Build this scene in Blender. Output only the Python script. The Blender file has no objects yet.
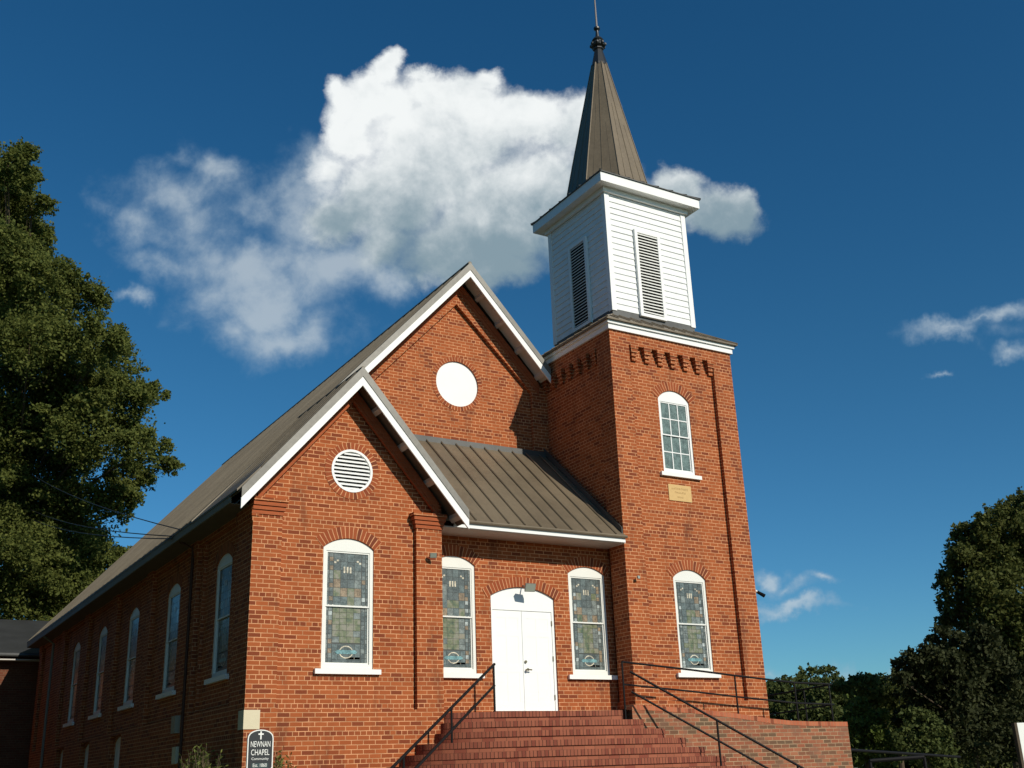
import bpy, bmesh, math, random
from mathutils import Vector, Matrix
from mathutils.geometry import tessellate_polygon
import numpy as np
R_ = math.radians
random.seed(7)
S = bpy.context.scene
COL = S.collection

# ------------------------------------------------------------------ camera
F_PX = 1093.6
YAW, PIT, ROL = 0.5545, 0.3455, -0.0378
CAM = Vector((-5.877, -18.156, -1.23))
fwd = Vector((math.sin(YAW)*math.cos(PIT), math.cos(YAW)*math.cos(PIT), math.sin(PIT)))
rt0 = Vector((math.cos(YAW), -math.sin(YAW), 0)); up0 = rt0.cross(fwd)
rt = rt0*math.cos(ROL)+up0*math.sin(ROL); up = -rt0*math.sin(ROL)+up0*math.cos(ROL)
cd = bpy.data.cameras.new("camera"); cam = bpy.data.objects.new("camera", cd); COL.objects.link(cam)
cd.sensor_fit = 'HORIZONTAL'; cd.sensor_width = 36.0; cd.lens = F_PX/1024*36.0
cd.clip_start = 0.1; cd.clip_end = 6000
m = Matrix((rt, up, -fwd)).transposed().to_4x4(); m.translation = CAM
cam.matrix_world = m
S.camera = cam

# ------------------------------------------------------------------ sun, exposure
SUN = Vector((0.25, -1.0, 0.60)).normalized()
sl = bpy.data.lights.new("sun", 'SUN'); sl.energy = 4.3; sl.angle = R_(0.53); sl.color = (1.0, 0.93, 0.82)
so = bpy.data.objects.new("sun", sl); COL.objects.link(so)
so.rotation_euler = SUN.to_track_quat('Z', 'Y').to_euler(); so.location = (10, -30, 30)
S.view_settings.view_transform = 'Standard'; S.view_settings.look = 'None'
S.view_settings.exposure = 0.0; S.view_settings.gamma = 1.0; S.view_settings.use_curve_mapping = False

# ------------------------------------------------------------------ world: Nishita sky + clouds laid out by direction
W = bpy.data.worlds.new("World"); S.world = W; W.use_nodes = True
nt = W.node_tree; nt.nodes.clear()
def N(t, **k):
    n = nt.nodes.new(t)
    for a, b in k.items(): setattr(n, a, b)
    return n
def L(a, b): nt.links.new(a, b)
def setin(sock, v):
    if hasattr(v, 'is_output') or isinstance(v, bpy.types.NodeSocket): L(v, sock)
    else: sock.default_value = v
def M(op, a, b=None, c=None, clamp=False):
    n = N('ShaderNodeMath', operation=op, use_clamp=clamp)
    setin(n.inputs[0], a)
    if b is not None: setin(n.inputs[1], b)
    if c is not None: setin(n.inputs[2], c)
    return n.outputs[0]
def V(op, a, b=None):
    n = N('ShaderNodeVectorMath', operation=op)
    setin(n.inputs[0], a)
    if b is not None: setin(n.inputs[1], b)
    return n.outputs['Value'] if op in ('DOT_PRODUCT', 'LENGTH') else n.outputs[0]
def smooth(x, lo, hi):
    n = N('ShaderNodeMapRange', interpolation_type='SMOOTHSTEP')
    setin(n.inputs[0], x); n.inputs[1].default_value = lo; n.inputs[2].default_value = hi
    return n.outputs[0]
def mixc(f, a, b, mode='MIX'):
    n = N('ShaderNodeMix', data_type='RGBA', blend_type=mode)
    setin(n.inputs[0], f); setin(n.inputs[6], a); setin(n.inputs[7], b)
    return n.outputs[2]
sky = N('ShaderNodeTexSky', sky_type='NISHITA', sun_disc=False)
sky.sun_elevation = math.asin(SUN.z); sky.sun_rotation = math.atan2(SUN.x, SUN.y)
sky.altitude = 200; sky.air_density = 1.0; sky.dust_density = 0.3; sky.ozone_density = 2.2
SKY_STRENGTH = 0.071
geo = N('ShaderNodeTexCoord').outputs['Generated']
# fixed frame in the sky (north-north-east, 20 degrees up)
CF, CR, CU = fwd.copy(), rt.copy(), up.copy()
df = V('DOT_PRODUCT', geo, tuple(CF)); dfm = M('MAXIMUM', df, 0.05)
px = M('DIVIDE', V('DOT_PRODUCT', geo, tuple(CR)), dfm)
py = M('DIVIDE', V('DOT_PRODUCT', geo, tuple(CU)), dfm)
cb = N('ShaderNodeCombineXYZ'); L(px, cb.inputs[0]); L(py, cb.inputs[1]); P = cb.outputs[0]
def noise(vec, sc, det, ro=0.55, dist=0.0, off=0.0):
    n = N('ShaderNodeTexNoise'); n.inputs['Scale'].default_value = sc; n.inputs['Detail'].default_value = det
    n.inputs['Roughness'].default_value = ro; n.inputs['Distortion'].default_value = dist
    L(V('ADD', vec, (off, off*0.7, 3.1)), n.inputs['Vector'])
    return n
def blobs(vec, lst):
    out = None
    for (u, v, ru, rv, wgt) in lst:
        c = ((u-512)/1093.6, (384-v)/1093.6, 0)
        q = V('MULTIPLY', V('SUBTRACT', vec, c), (1093.6/ru, 1093.6/rv, 0))
        e = M('MULTIPLY', M('SUBTRACT', 1.0, V('LENGTH', q)), wgt)
        out = e if out is None else M('SMOOTH_MAX', out, e, .22)
    return out
A = [(400,215,62,44,.9),(450,255,90,42,.85),(500,275,60,30,.7),(395,245,50,34,.6),(420,135,75,50,.9),(400,100,40,34,.8),(470,140,90,55,.9),(480,112,40,30,.8),(330,165,30,30,.5),(365,100,44,36,1),(345,82,24,22,.8),(398,66,24,24,.9),(350,130,34,42,1),(384,82,30,30,.9),(450,100,56,38,1),(480,88,30,22,.8),(430,80,20,16,.7),(520,115,60,38,1),(575,130,50,46,1),(430,170,105,75,1),(520,200,120,75,1),
     (375,195,60,55,.9),(480,245,95,50,.9),(610,200,60,50,.9),(680,185,38,38,1),(715,210,52,40,1),(738,200,26,30,.9),(345,222,40,28,.7),(560,250,60,45,.7)]
B = [(155,195,72,52,1),(125,222,66,46,1),(98,212,40,26,.8),(200,250,80,50,.6),(185,165,34,26,.8),(205,175,42,26,.9),(150,262,48,24,.8),(250,255,80,40,.85),(265,298,100,44,1),(290,335,80,34,1),(345,275,78,42,1),(225,320,50,30,.8),
     (390,285,36,22,.8),(138,290,24,12,.9),(235,205,60,30,.6),(300,215,55,60,.7),(315,180,30,40,.7),
     (945,325,48,15,1.1),(1000,318,56,17,1.1),(975,320,60,12,1),(1015,358,32,15,1),(1000,335,40,18,.5),(932,377,14,6,.8),
     (765,580,22,12,1),(795,609,50,8,.9),(822,583,18,6,.7),(785,590,26,8,.6),(892,664,18,9,.9),(830,672,80,12,.6),(780,665,40,8,.5)]
n1 = noise(P, 7.0, 10, .56, .3); n2 = noise(P, 26.0, 7, .6, .2, 4.0)
nn = M('ADD', M('MULTIPLY', M('SUBTRACT', n1.outputs[0], .5), 1.5), M('MULTIPLY', M('SUBTRACT', n2.outputs[0], .5), .85))
wa = V('ADD', P, V('MULTIPLY', V('SUBTRACT', noise(P, 8, 9, .62, 0, 2).outputs['Color'], (.5,.5,.5)), (.085,.085,0)))
fA = M('ADD', blobs(wa, A), M('MULTIPLY', nn, .50))
wp = V('ADD', P, V('MULTIPLY', V('SUBTRACT', noise(P, 9, 6, .6, 0, 7).outputs['Color'], (.5,.5,.5)), (.11,.09,0)))
fB = M('ADD', blobs(wp, B), M('MULTIPLY', nn, 1.5))
aA = smooth(fA, 0.10, 0.56)
aB = M('MULTIPLY', smooth(fB, 0.0, 1.15), .66)
# relief of the big cloud: compare its field with the field a little way towards the sun (up and to the left)
Ps = V('ADD', P, (-.022, .026, 0))
n1s = noise(Ps, 7.0, 10, .56, .3)
dl = M('SUBTRACT', n1.outputs[0], n1s.outputs[0])
rim = smooth(fA, 0.85, 0.15)
vert = smooth(py, .095, .25)          # base of the cloud is greyer than its top
right = smooth(px, .10, -.17)
n2s = noise(Ps, 26.0, 7, .6, .2, 4.0); dl2 = M('SUBTRACT', n2.outputs[0], n2s.outputs[0])
br = M('ADD', M('ADD', M('MULTIPLY', vert, .62), M('MULTIPLY', right, .16)), M('ADD', M('ADD', M('MULTIPLY', dl, 1.2), M('MULTIPLY', dl2, .55)), M('MULTIPLY', rim, .10)))
cA = mixc(smooth(br, .08, .88), (.235, .33, .39, 1), (.90, .93, .93, 1))
cB = mixc(smooth(fB, .2, 1.2), (.30, .43, .55, 1), (.55, .63, .68, 1))
skc = N('ShaderNodeHueSaturation'); skc.inputs['Saturation'].default_value = 1.32; skc.inputs['Value'].default_value = 1.0
L(sky.outputs[0], skc.inputs['Color'])
skb = mixc(1.0, skc.outputs[0], (SKY_STRENGTH*0.72, SKY_STRENGTH*1.08, SKY_STRENGTH*1.10, 1), 'MULTIPLY')
sz = N('ShaderNodeSeparateXYZ'); L(geo, sz.inputs[0]); lowb = smooth(sz.outputs[2], .38, .02)
skb = mixc(M('MULTIPLY', lowb, 1.0), skb, mixc(1.0, skb, (.78, .95, 1.15, 1), 'MULTIPLY'))
front = smooth(df, .2, .4)
col = mixc(M('MULTIPLY', aB, front), skb, cB)
col = mixc(M('MULTIPLY', aA, front), col, cA)
bg = N('ShaderNodeBackground'); L(col, bg.inputs[0]); bg.inputs[1].default_value = 1.0
wo = N('ShaderNodeOutputWorld'); L(bg.outputs[0], wo.inputs[0])

# ------------------------------------------------------------------ materials
def newmat(name):
    global nt
    mt = bpy.data.materials.new(name); mt.use_nodes = True; nt = mt.node_tree
    b = nt.nodes['Principled BSDF']; return mt, b
def uvn():
    return N('ShaderNodeUVMap').outputs[0]
def objc():
    return N('ShaderNodeTexCoord').outputs['Object']
def bump(b, h, st, dist):
    n = N('ShaderNodeBump'); n.inputs['Strength'].default_value = st; n.inputs['Distance'].default_value = dist
    L(h, n.inputs['Height']); L(n.outputs[0], b.inputs['Normal'])
def ntex(vec, sc, det=4, ro=.55):
    n = N('ShaderNodeTexNoise'); n.inputs['Scale'].default_value = sc; n.inputs['Detail'].default_value = det
    n.inputs['Roughness'].default_value = ro; L(vec, n.inputs['Vector']); return n
def brickmat(name, c1, c2, mort, bw=.222, rh=.0757, ms=.0072, offset=.5, sq=6, dark=(.16,.04,.018), darkamt=.25, stain=.25, dirty=None, wob=.006, off=(0,0,0), hdr=False, streak=False):
    mt, b = newmat(name)
    uv = uvn()
    w = V('SUBTRACT', ntex(uv, 9, 2).outputs['Color'], (.5,.5,.5))
    uvw = V('ADD', V('ADD', uv, off), V('MULTIPLY', w, (wob*1.5, wob, 0)))
    t = N('ShaderNodeTexBrick'); L(uvw, t.inputs['Vector'])
    t.inputs['Scale'].default_value = 1; t.inputs['Brick Width'].default_value = bw; t.inputs['Row Height'].default_value = rh
    t.inputs['Mortar Size'].default_value = ms; t.inputs['Mortar Smooth'].default_value = .25; t.offset = offset
    t.squash = 0.5; t.squash_frequency = sq if sq else 99
    if not sq: t.squash = 1.0
    t.inputs['Color1'].default_value = (0,0,0,1); t.inputs['Color2'].default_value = (1,1,1,1); t.inputs['Mortar'].default_value = (.5,.5,.5,1)
    rnd = t.outputs['Color']
    cr = N('ShaderNodeValToRGB'); L(rnd, cr.inputs[0]); e = cr.color_ramp.elements
    e[0].position = 0; e[0].color = dark+(1,); e[1].position = 1; e[1].color = c2+(1,)
    x = e.new(darkamt*.55); x.color = dark+(1,); x = e.new(darkamt); x.color = c1+(1,)
    n = ntex(uv, 1.3, 5); bigv = smooth(n.outputs[0], .3, .75)
    fine = ntex(uv, 60, 3)
    col = mixc(M('MULTIPLY', bigv, stain), cr.outputs[0], tuple(v*.62 for v in c1)+(1,))
    col = mixc(M('MULTIPLY', M('SUBTRACT', fine.outputs[0], .45), .5, clamp=True), col, (c2[0]*1.15, c2[1]*1.25, c2[2]*1.3, 1))
    if hdr:   # the header courses are burnt darker
        sx = N('ShaderNodeSeparateXYZ'); L(uvw, sx.inputs[0]); row = M('FLOOR', M('DIVIDE', sx.outputs[1], rh))
        isn = M('LESS_THAN', M('ABSOLUTE', M('FLOORED_MODULO', row, float(sq))), .5)
        col = mixc(M('MULTIPLY', M('MULTIPLY', isn, smooth(ntex(uv, .9, 3).outputs[0], .4, .6)), .75), col, dark+(1,))
    mn = ntex(uv, 3.3, 5)
    mcol = mixc(smooth(mn.outputs[0], .35, .7), mort+(1,), tuple(v*.62 for v in mort)+(1,))
    col = mixc(t.outputs['Fac'], col, mcol)
    if streak:
        sn = ntex(V('MULTIPLY', uv, (1.6, .28, 1)), 1.5, 6, .62)
        col = mixc(M('MULTIPLY', smooth(sn.outputs[0], .52, .74), .55), col, (.10,.035,.018,1))
        en = ntex(V('ADD', V('MULTIPLY', uv, (2.2, .8, 1)), (5,3,0)), 2.2, 7, .7)
        col = mixc(M('MULTIPLY', smooth(en.outputs[0], .62, .78), .35), col, (.52,.26,.14,1))
    if dirty:
        dn = ntex(uv, dirty[1], 6, .62)
        col = mixc(M('MULTIPLY', smooth(dn.outputs[0], dirty[2], dirty[2]+.14), dirty[3]), col, dirty[0]+(1,))
    L(col, b.inputs['Base Color']); b.inputs['Roughness'].default_value = .88
    b.inputs['Specular IOR Level'].default_value = .25
    h = M('ADD', M('MULTIPLY', M('SUBTRACT', 1.0, t.outputs['Fac']), 1.0), M('MULTIPLY', fine.outputs[0], .35))
    bump(b, h, .55, .006)
    return mt
MB_ = {}
BRK1, BRK2, MORT = (.30,.072,.020), (.375,.099,.029), (.68,.34,.165)
MB_['brick'] = brickmat('red_brick', BRK1, BRK2, MORT, dark=(.19,.042,.015), darkamt=.24, hdr=True, streak=True)
MB_['brick_arch'] = brickmat('red_brick_rowlock', (.27,.060,.02), (.33,.082,.027), MORT, bw=.078, rh=.5, ms=.008, sq=0, darkamt=.2, offset=0, off=(0,.1,0))
MB_['brick_plain'] = brickmat('red_brick_band', (.34,.082,.028), (.37,.095,.033), (.4,.13,.055), darkamt=.05, dark=(.28,.07,.025), ms=.005)
MB_['brick_step'] = brickmat('stair_brick', (.27,.088,.048), (.33,.112,.060), (.11,.06,.035), bw=.215, rh=.068, ms=.004, sq=0, dark=(.21,.055,.032), darkamt=.3, stain=.3, off=(0,0,0))
MB_['brick_nose'] = brickmat('stair_rowlock', (.245,.074,.042), (.31,.100,.054), (.085,.035,.02), bw=.068, rh=.4, ms=.007, sq=0, dark=(.19,.048,.028), darkamt=.3, stain=.3, offset=0, off=(0,.2,0))
MB_['brick_ramp'] = brickmat('weathered_brick', (.28,.088,.043), (.34,.135,.068), (.42,.29,.17), dark=(.12,.08,.045), darkamt=.42, stain=.55, dirty=((.19,.10,.062), 1.6, .50, .6), sq=0, off=(.07,.02,0))
MB_['brick_shaded'] = brickmat('annex_brick_shaded', (.13,.04,.02), (.18,.06,.03), (.2,.12,.07))  # brick colour lowered to stand in for tree shade on the annex

def simple(name, c, rough=.6, var=.12, sc=3, spec=.3, metal=0, bmp=0, bsc=40):
    mt, b = newmat(name); o = objc()
    n = ntex(o, sc, 5)
    L(mixc(n.outputs[0], tuple(v*(1-var) for v in c)+(1,), tuple(min(1, v*(1+var)) for v in c)+(1,)), b.inputs['Base Color'])
    b.inputs['Roughness'].default_value = rough; b.inputs['Specular IOR Level'].default_value = spec; b.inputs['Metallic'].default_value = metal
    if bmp: bump(b, ntex(o, bsc, 3).outputs[0], bmp, .01)
    MB_[name] = mt; return mt
simple('white_paint', (.80,.80,.77), .5, .05, 2)
simple('window_paint', (.74,.74,.68), .45, .05, 3)
simple('siding_paint', (.76,.77,.75), .6, .14, 5)
simple('soffit_paint', (.55,.52,.47), .7, .12, 4)
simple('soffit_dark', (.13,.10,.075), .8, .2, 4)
simple('pipe_paint', (.07,.03,.018), .7, .1)
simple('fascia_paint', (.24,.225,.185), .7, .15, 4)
simple('sill_paint', (.82,.81,.76), .55, .07, 5)
simple('door_paint', (.82,.83,.80), .4, .03, 2)
simple('iron', (.010,.009,.009), .6, .2, 20, .15)
simple('stone', (.62,.55,.38), .8, .06, 6, bmp=.2)
simple('plaque_stone', (.60,.40,.17), .8, .12, 14, bmp=.2)
simple('plaque_letter', (.44,.28,.11), .8, .05)
simple('lead', (.06,.065,.06), .5, .1)
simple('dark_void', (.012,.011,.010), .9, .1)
simple('finial_metal', (.020,.022,.022), .4, .2, 10, .5)
simple('rod_metal', (.22,.19,.17), .4, .1, 10, .5)
simple('lamp_metal', (.20,.20,.18), .45, .1, 10, .5)
simple('lamp_glass', (.32,.36,.30), .12, .05, 10, .6)
simple('brass', (.25,.20,.12), .3, .1, 10, .6, .7)
simple('sign_black', (.028,.030,.032), .4, .15, 8)
simple('sign_white', (.78,.78,.72), .5, .04, 8)
simple('sign_green', (.035,.06,.058), .4, .15, 8)
simple('sign_red', (.35,.12,.12), .5, .06, 8)
simple('wood_post', (.07,.05,.03), .8, .2, 12)
simple('wire_black', (.02,.02,.02), .6, .1)
simple('bark', (.10,.075,.05), .95, .35, 6, .1, bmp=.5, bsc=14)
simple('concrete', (.32,.30,.26), .9, .12, 3, bmp=.2)
simple('box_paint', (.34,.30,.22), .6, .1)
simple('threshold_wood', (.20,.09,.05), .7, .2, 9)
def roofmat(name, c, rough=.42):
    mt, b = newmat(name); o = objc()
    n = ntex(V('MULTIPLY', o, (1, 1, .4)), .9, 6, .6); n2 = ntex(o, 14, 4)
    f = M('ADD', M('MULTIPLY', n.outputs[0], .7), M('MULTIPLY', n2.outputs[0], .3))
    L(mixc(smooth(f, .3, .7), tuple(v*.78 for v in c)+(1,), tuple(v*1.2 for v in c)+(1,)), b.inputs['Base Color'])
    b.inputs['Roughness'].default_value = rough; b.inputs['Metallic'].default_value = .15; b.inputs['Specular IOR Level'].default_value = .35
    bump(b, ntex(o, 2.5, 2).outputs[0], .25, .02)
    MB_[name] = mt
roofmat('roof_metal', (.165,.13,.085)); roofmat('trim_metal', (.19,.18,.155), .5); roofmat('nave_metal', (.165,.14,.10), .6)
roofmat('annex_metal', (.05,.052,.052)); roofmat('flashing', (.085,.085,.08), .5)
def glassm(name, c, rough=.28):
    mt, b = newmat(name); o = objc()
    n = ntex(o, 9, 4); n2 = ntex(o, 38, 3)
    f = M('ADD', M('MULTIPLY', n.outputs[0], .5), M('MULTIPLY', n2.outputs[0], .5))
    L(mixc(smooth(f, .35, .65), tuple(v*.6 for v in c)+(1,), tuple(min(1, v*1.35) for v in c)+(1,)), b.inputs['Base Color'])
    b.inputs['Roughness'].default_value = rough; b.inputs['Specular IOR Level'].default_value = .35
    bump(b, n.outputs[0], .15, .01)
    MB_[name] = mt
for nm, c in dict(g_slate=(.105,.125,.12), g_grey=(.18,.205,.19), g_pale=(.36,.40,.38), g_green=(.165,.19,.10), g_olive=(.21,.20,.125), g_blue=(.16,.30,.31), g_cream=(.55,.50,.38), g_teal=(.125,.155,.15), g_rose=(.25,.19,.125), g_clear=(.13,.18,.165)).items(): glassm(nm, c)
def leafmat(name, c1, c2, tr=.35):
    mt, b = newmat(name)
    at = N('ShaderNodeAttribute'); at.attribute_name = 'rnd'; at.attribute_type = 'GEOMETRY'
    L(mixc(at.outputs['Fac'], c1+(1,), c2+(1,)), b.inputs['Base Color'])
    b.inputs['Roughness'].default_value = .7; b.inputs['Specular IOR Level'].default_value = .12
    tl = N('ShaderNodeBsdfTranslucent'); L(mixc(at.outputs['Fac'], tuple(v*1.3 for v in c1)+(1,), tuple(v*1.3 for v in c2)+(1,)), tl.inputs[0])
    mx = N('ShaderNodeMixShader'); mx.inputs[0].default_value = tr
    L(b.outputs[0], mx.inputs[1]); L(tl.outputs[0], mx.inputs[2])
    L(mx.outputs[0], nt.nodes['Material Output'].inputs[0])
    MB_[name] = mt
mt, b = newmat('g_mottle'); o = objc()
n = ntex(o, 7, 5, .65); cr_ = N('ShaderNodeValToRGB'); L(n.outputs[0], cr_.inputs[0]); e = cr_.color_ramp.elements
e[0].position = .32; e[0].color = (.075,.11,.07,1); e[1].position = .70; e[1].color = (.28,.24,.17,1); x = e.new(.46); x.color = (.16,.175,.095,1); x = e.new(.58); x.color = (.245,.235,.18,1)
L(cr_.outputs[0], b.inputs['Base Color']); b.inputs['Roughness'].default_value = .25; bump(b, n.outputs[0], .12, .01); MB_['g_mottle'] = mt
leafmat('oak_leaf', (.070,.095,.024), (.175,.190,.045), .42)
leafmat('dark_leaf', (.050,.062,.016), (.135,.145,.038), .35)
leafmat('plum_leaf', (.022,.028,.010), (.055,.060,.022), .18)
leafmat('mid_leaf', (.050,.068,.020), (.12,.14,.040), .35)
leafmat('bright_leaf', (.06,.085,.018), (.13,.17,.035), .3)
leafmat('shrub_leaf', (.08,.11,.025), (.20,.22,.06), .35)

# ------------------------------------------------------------------ mesh helpers
class MB:
    def __init__(s): s.v=[]; s.f=[]; s.mi=[]; s.uv=[]; s.mats=[]; s.sm=[]
    def m(s, name):
        if name not in s.mats: s.mats.append(name)
        return s.mats.index(name)
    def face(s, pts, mat, uv=None, smooth=False):
        i = len(s.v); s.v += [tuple(p) for p in pts]; s.f.append(tuple(range(i, i+len(pts))))
        s.mi.append(s.m(mat)); s.sm.append(smooth)
        if uv is None:
            a = Vector(pts[0]); n = Vector((0,0,0))
            for k in range(1, len(pts)-1): n += (Vector(pts[k])-a).cross(Vector(pts[k+1])-a)
            ax, ay, az = abs(n.x), abs(n.y), abs(n.z)
            if az > max(ax, ay)*1.2: uv = [(p[0], p[1]) for p in pts]
            elif ay >= ax: uv = [(p[0], p[2]) for p in pts]
            else: uv = [(p[1]+.11, p[2]) for p in pts]
        s.uv += uv
    def box(s, a, b, mat):
        x0,y0,z0 = [min(a[i],b[i]) for i in range(3)]; x1,y1,z1 = [max(a[i],b[i]) for i in range(3)]
        p = [(x0,y0,z0),(x1,y0,z0),(x1,y1,z0),(x0,y1,z0),(x0,y0,z1),(x1,y0,z1),(x1,y1,z1),(x0,y1,z1)]
        for q in ((0,3,2,1),(4,5,6,7),(0,1,5,4),(1,2,6,5),(2,3,7,6),(3,0,4,7)): s.face([p[i] for i in q], mat)
    def hexa(s, p, mat):   # 8 points: bottom 4, top 4
        for q in ((0,3,2,1),(4,5,6,7),(0,1,5,4),(1,2,6,5),(2,3,7,6),(3,0,4,7)): s.face([p[i] for i in q], mat)
    def prism(s, pts, off, mat):   # polygon extruded by a vector
        o = Vector(off); q = [tuple(Vector(p)+o) for p in pts]; n = len(pts)
        for t in tessellate_polygon([[Vector(p) for p in pts]]):
            s.face([pts[i] for i in t], mat); s.face([q[i] for i in reversed(t)], mat)
        for i in range(n): s.face([pts[i], pts[(i+1)%n], q[(i+1)%n], q[i]], mat)
    def tube(s, pts, r, mat, n=8, caps=True):
        pts = [Vector(p) for p in pts]; rs = r if isinstance(r, (list, tuple)) else [r]*len(pts); rings = []
        for i, p in enumerate(pts):
            t = (pts[min(i+1, len(pts)-1)]-pts[max(i-1, 0)]).normalized()
            a = t.cross(Vector((0,0,1)) if abs(t.z) < .95 else Vector((1,0,0))).normalized(); b = t.cross(a)
            rings.append([p+(a*math.cos(2*math.pi*k/n)+b*math.sin(2*math.pi*k/n))*rs[i] for k in range(n)])
        for i in range(len(rings)-1):
            for k in range(n): s.face([rings[i][k], rings[i][(k+1)%n], rings[i+1][(k+1)%n], rings[i+1][k]], mat, smooth=True)
        if caps: s.face(rings[0][::-1], mat); s.face(rings[-1], mat)
    def lathe(s, c, prof, mat, n=16):   # profile of (radius, z) around a vertical axis through c
        rings = [[(c[0]+r*math.cos(2*math.pi*k/n), c[1]+r*math.sin(2*math.pi*k/n), z) for k in range(n)] for r, z in prof]
        for i in range(len(rings)-1):
            for k in range(n): s.face([rings[i][k], rings[i][(k+1)%n], rings[i+1][(k+1)%n], rings[i+1][k]], mat, smooth=True)
    def build(s, name, parent=None, merge=False):
        me = bpy.data.meshes.new(name); me.from_pydata(s.v, [], s.f)
        for x in s.mats: me.materials.append(MB_[x])
        me.polygons.foreach_set('material_index', s.mi); me.polygons.foreach_set('use_smooth', s.sm)
        ul = me.uv_layers.new(name='UVMap'); ul.data.foreach_set('uv', [c for p in s.uv for c in p[:2]])
        if merge:
            bm = bmesh.new(); bm.from_mesh(me); bmesh.ops.remove_doubles(bm, verts=bm.verts, dist=1e-4); bm.to_mesh(me); bm.free()
        me.update(); o = bpy.data.objects.new(name, me); COL.objects.link(o)
        if parent: o.parent = parent
        return o
def tag(o, label=None, cat=None, group=None, kind=None):
    for k, v in (('label',label),('category',cat),('group',group),('kind',kind)):
        if v: o[k] = v
    return o
def thing(name, loc, label, cat, group=None):
    o = bpy.data.objects.new(name, None); COL.objects.link(o); o.empty_display_size = .2
    o['at'] = 0; del o['at']
    return tag(o, label, cat, group)
def front(Y): return lambda u, v, w=0: (u, Y+w, v)
def left(X): return lambda u, v, w=0: (X+w, u, v)
def arch(u0, u1, zs, zc, n=14):
    c = (u0+u1)/2; h = zc-zs; a = (u1-u0)/2; r = (a*a+h*h)/(2*h); zc0 = zc-r; t = math.asin(min(1, a/r))
    return [(c+r*math.sin(t-2*t*k/n), zc0+r*math.cos(t-2*t*k/n)) for k in range(n+1)]   # right to left
def archpoly(u0, u1, z0, zs, zc, n=14): return [(u0,z0),(u1,z0)]+arch(u0,u1,zs,zc,n)
def circ(cu, cv, r, n=32): return [(cu+r*math.cos(2*math.pi*k/n), cv+r*math.sin(2*math.pi*k/n)) for k in range(n)]
def wall(mb, fr, outer, holes, mat, w=0, hole_depth=.1, rev_mat=None, thick=0):
    loops = [outer]+holes
    tri = tessellate_polygon([[Vector((a,b,0)) for a,b in lp] for lp in loops]); flat = [p for lp in loops for p in lp]
    for t in tri: mb.face([fr(*flat[i], w) for i in t], mat)
    for j, lp in enumerate(loops):
        d = hole_depth[j-1] if (j and isinstance(hole_depth, list)) else (hole_depth if j else thick)
        if not d: continue
        for i in range(len(lp)):
            a, b = lp[i], lp[(i+1)%len(lp)]
            mb.face([fr(*a, w), fr(*b, w), fr(*b, w+d), fr(*a, w+d)], rev_mat or mat)
def ringstrip(mb, fr, inner, outer, mat, w, r_len=True, thick=.012):
    s = 0
    for i in range(len(inner)-1):
        a, b, c, d = inner[i], inner[i+1], outer[i+1], outer[i]
        l = math.dist(a, b)*.5+math.dist(c, d)*.5
        mb.face([fr(*a,w), fr(*b,w), fr(*c,w), fr(*d,w)], mat, uv=[(s,0),(s+l,0),(s+l,.2),(s,.2)])
        mb.face([fr(*d,w), fr(*c,w), fr(*c,w+thick), fr(*d,w+thick)], mat, uv=[(s,.2),(s+l,.2),(s+l,.21),(s,.21)])
        mb.face([fr(*a,w), fr(*b,w), fr(*b,w+thick), fr(*a,w+thick)], mat, uv=[(s,0),(s+l,0),(s+l,.01),(s,.01)])
        s += l
def arch_bricks(fr, u0, u1, zs, zc, parent, w=0, t=.21, ext=.015, name='arch'):
    mb = MB(); n = 20
    inn = arch(u0, u1, zs, zc, n); c = (u0+u1)/2; h = zc-zs; a = (u1-u0)/2; r = (a*a+h*h)/(2*h); zc0 = zc-r
    e = ext/r
    th = math.asin(min(1, a/r))+e
    inn = [(c+r*math.sin(th-2*th*k/n), zc0+r*math.cos(th-2*th*k/n)) for k in range(n+1)]
    out = [(c+(r+t)*math.sin(th-2*th*k/n), zc0+(r+t)*math.cos(th-2*th*k/n)) for k in range(n+1)]
    ringstrip(mb, fr, inn, out, 'brick_arch', w-.008)
    return mb.build(name, parent)

# ------------------------------------------------------------------ ground
def hgt(x, y):
    r = max(abs(x-3)-25, abs(y-8)-25, 0)
    return -2.85-0.006*r
ZG = -2.85
gm, b = newmat('ground_grass'); o_ = objc()
n = ntex(o_, .15, 6); n2 = ntex(o_, 6, 4)
L(mixc(smooth(n2.outputs[0], .3, .7), mixc(n.outputs[0], (.05,.07,.02,1), (.12,.11,.05,1)), (.07,.085,.03,1)), b.inputs['Base Color']); b.inputs['Roughness'].default_value = .95
MB_['ground_grass'] = gm
g = MB(); st = [-2500,-600,-200,-80,-40,-20,0,20,40,80,200,600,2500]
for i in range(len(st)-1):
    for j in range(len(st)-1):
        x0,x1,y0,y1 = st[i],st[i+1],st[j],st[j+1]
        g.face([(x0,y0,ZG),(x1,y0,ZG),(x1,y1,ZG),(x0,y1,ZG)], 'ground_grass')
tag(g.build('ground'), kind='structure')
simple('asphalt', (.055,.054,.052), .9, .2, 8)
g = MB(); g.box((-60,-26,ZG-.1),(60,-14,ZG+.004),'asphalt'); tag(g.build('road'), kind='structure')
g = MB(); g.box((-60,-14,ZG-.1),(60,-13.8,ZG+.13),'concrete'); g.box((-60,-13.8,ZG-.1),(60,-12.2,ZG+.11),'concrete'); tag(g.build('pavement'), kind='structure')
g = MB()
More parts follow.
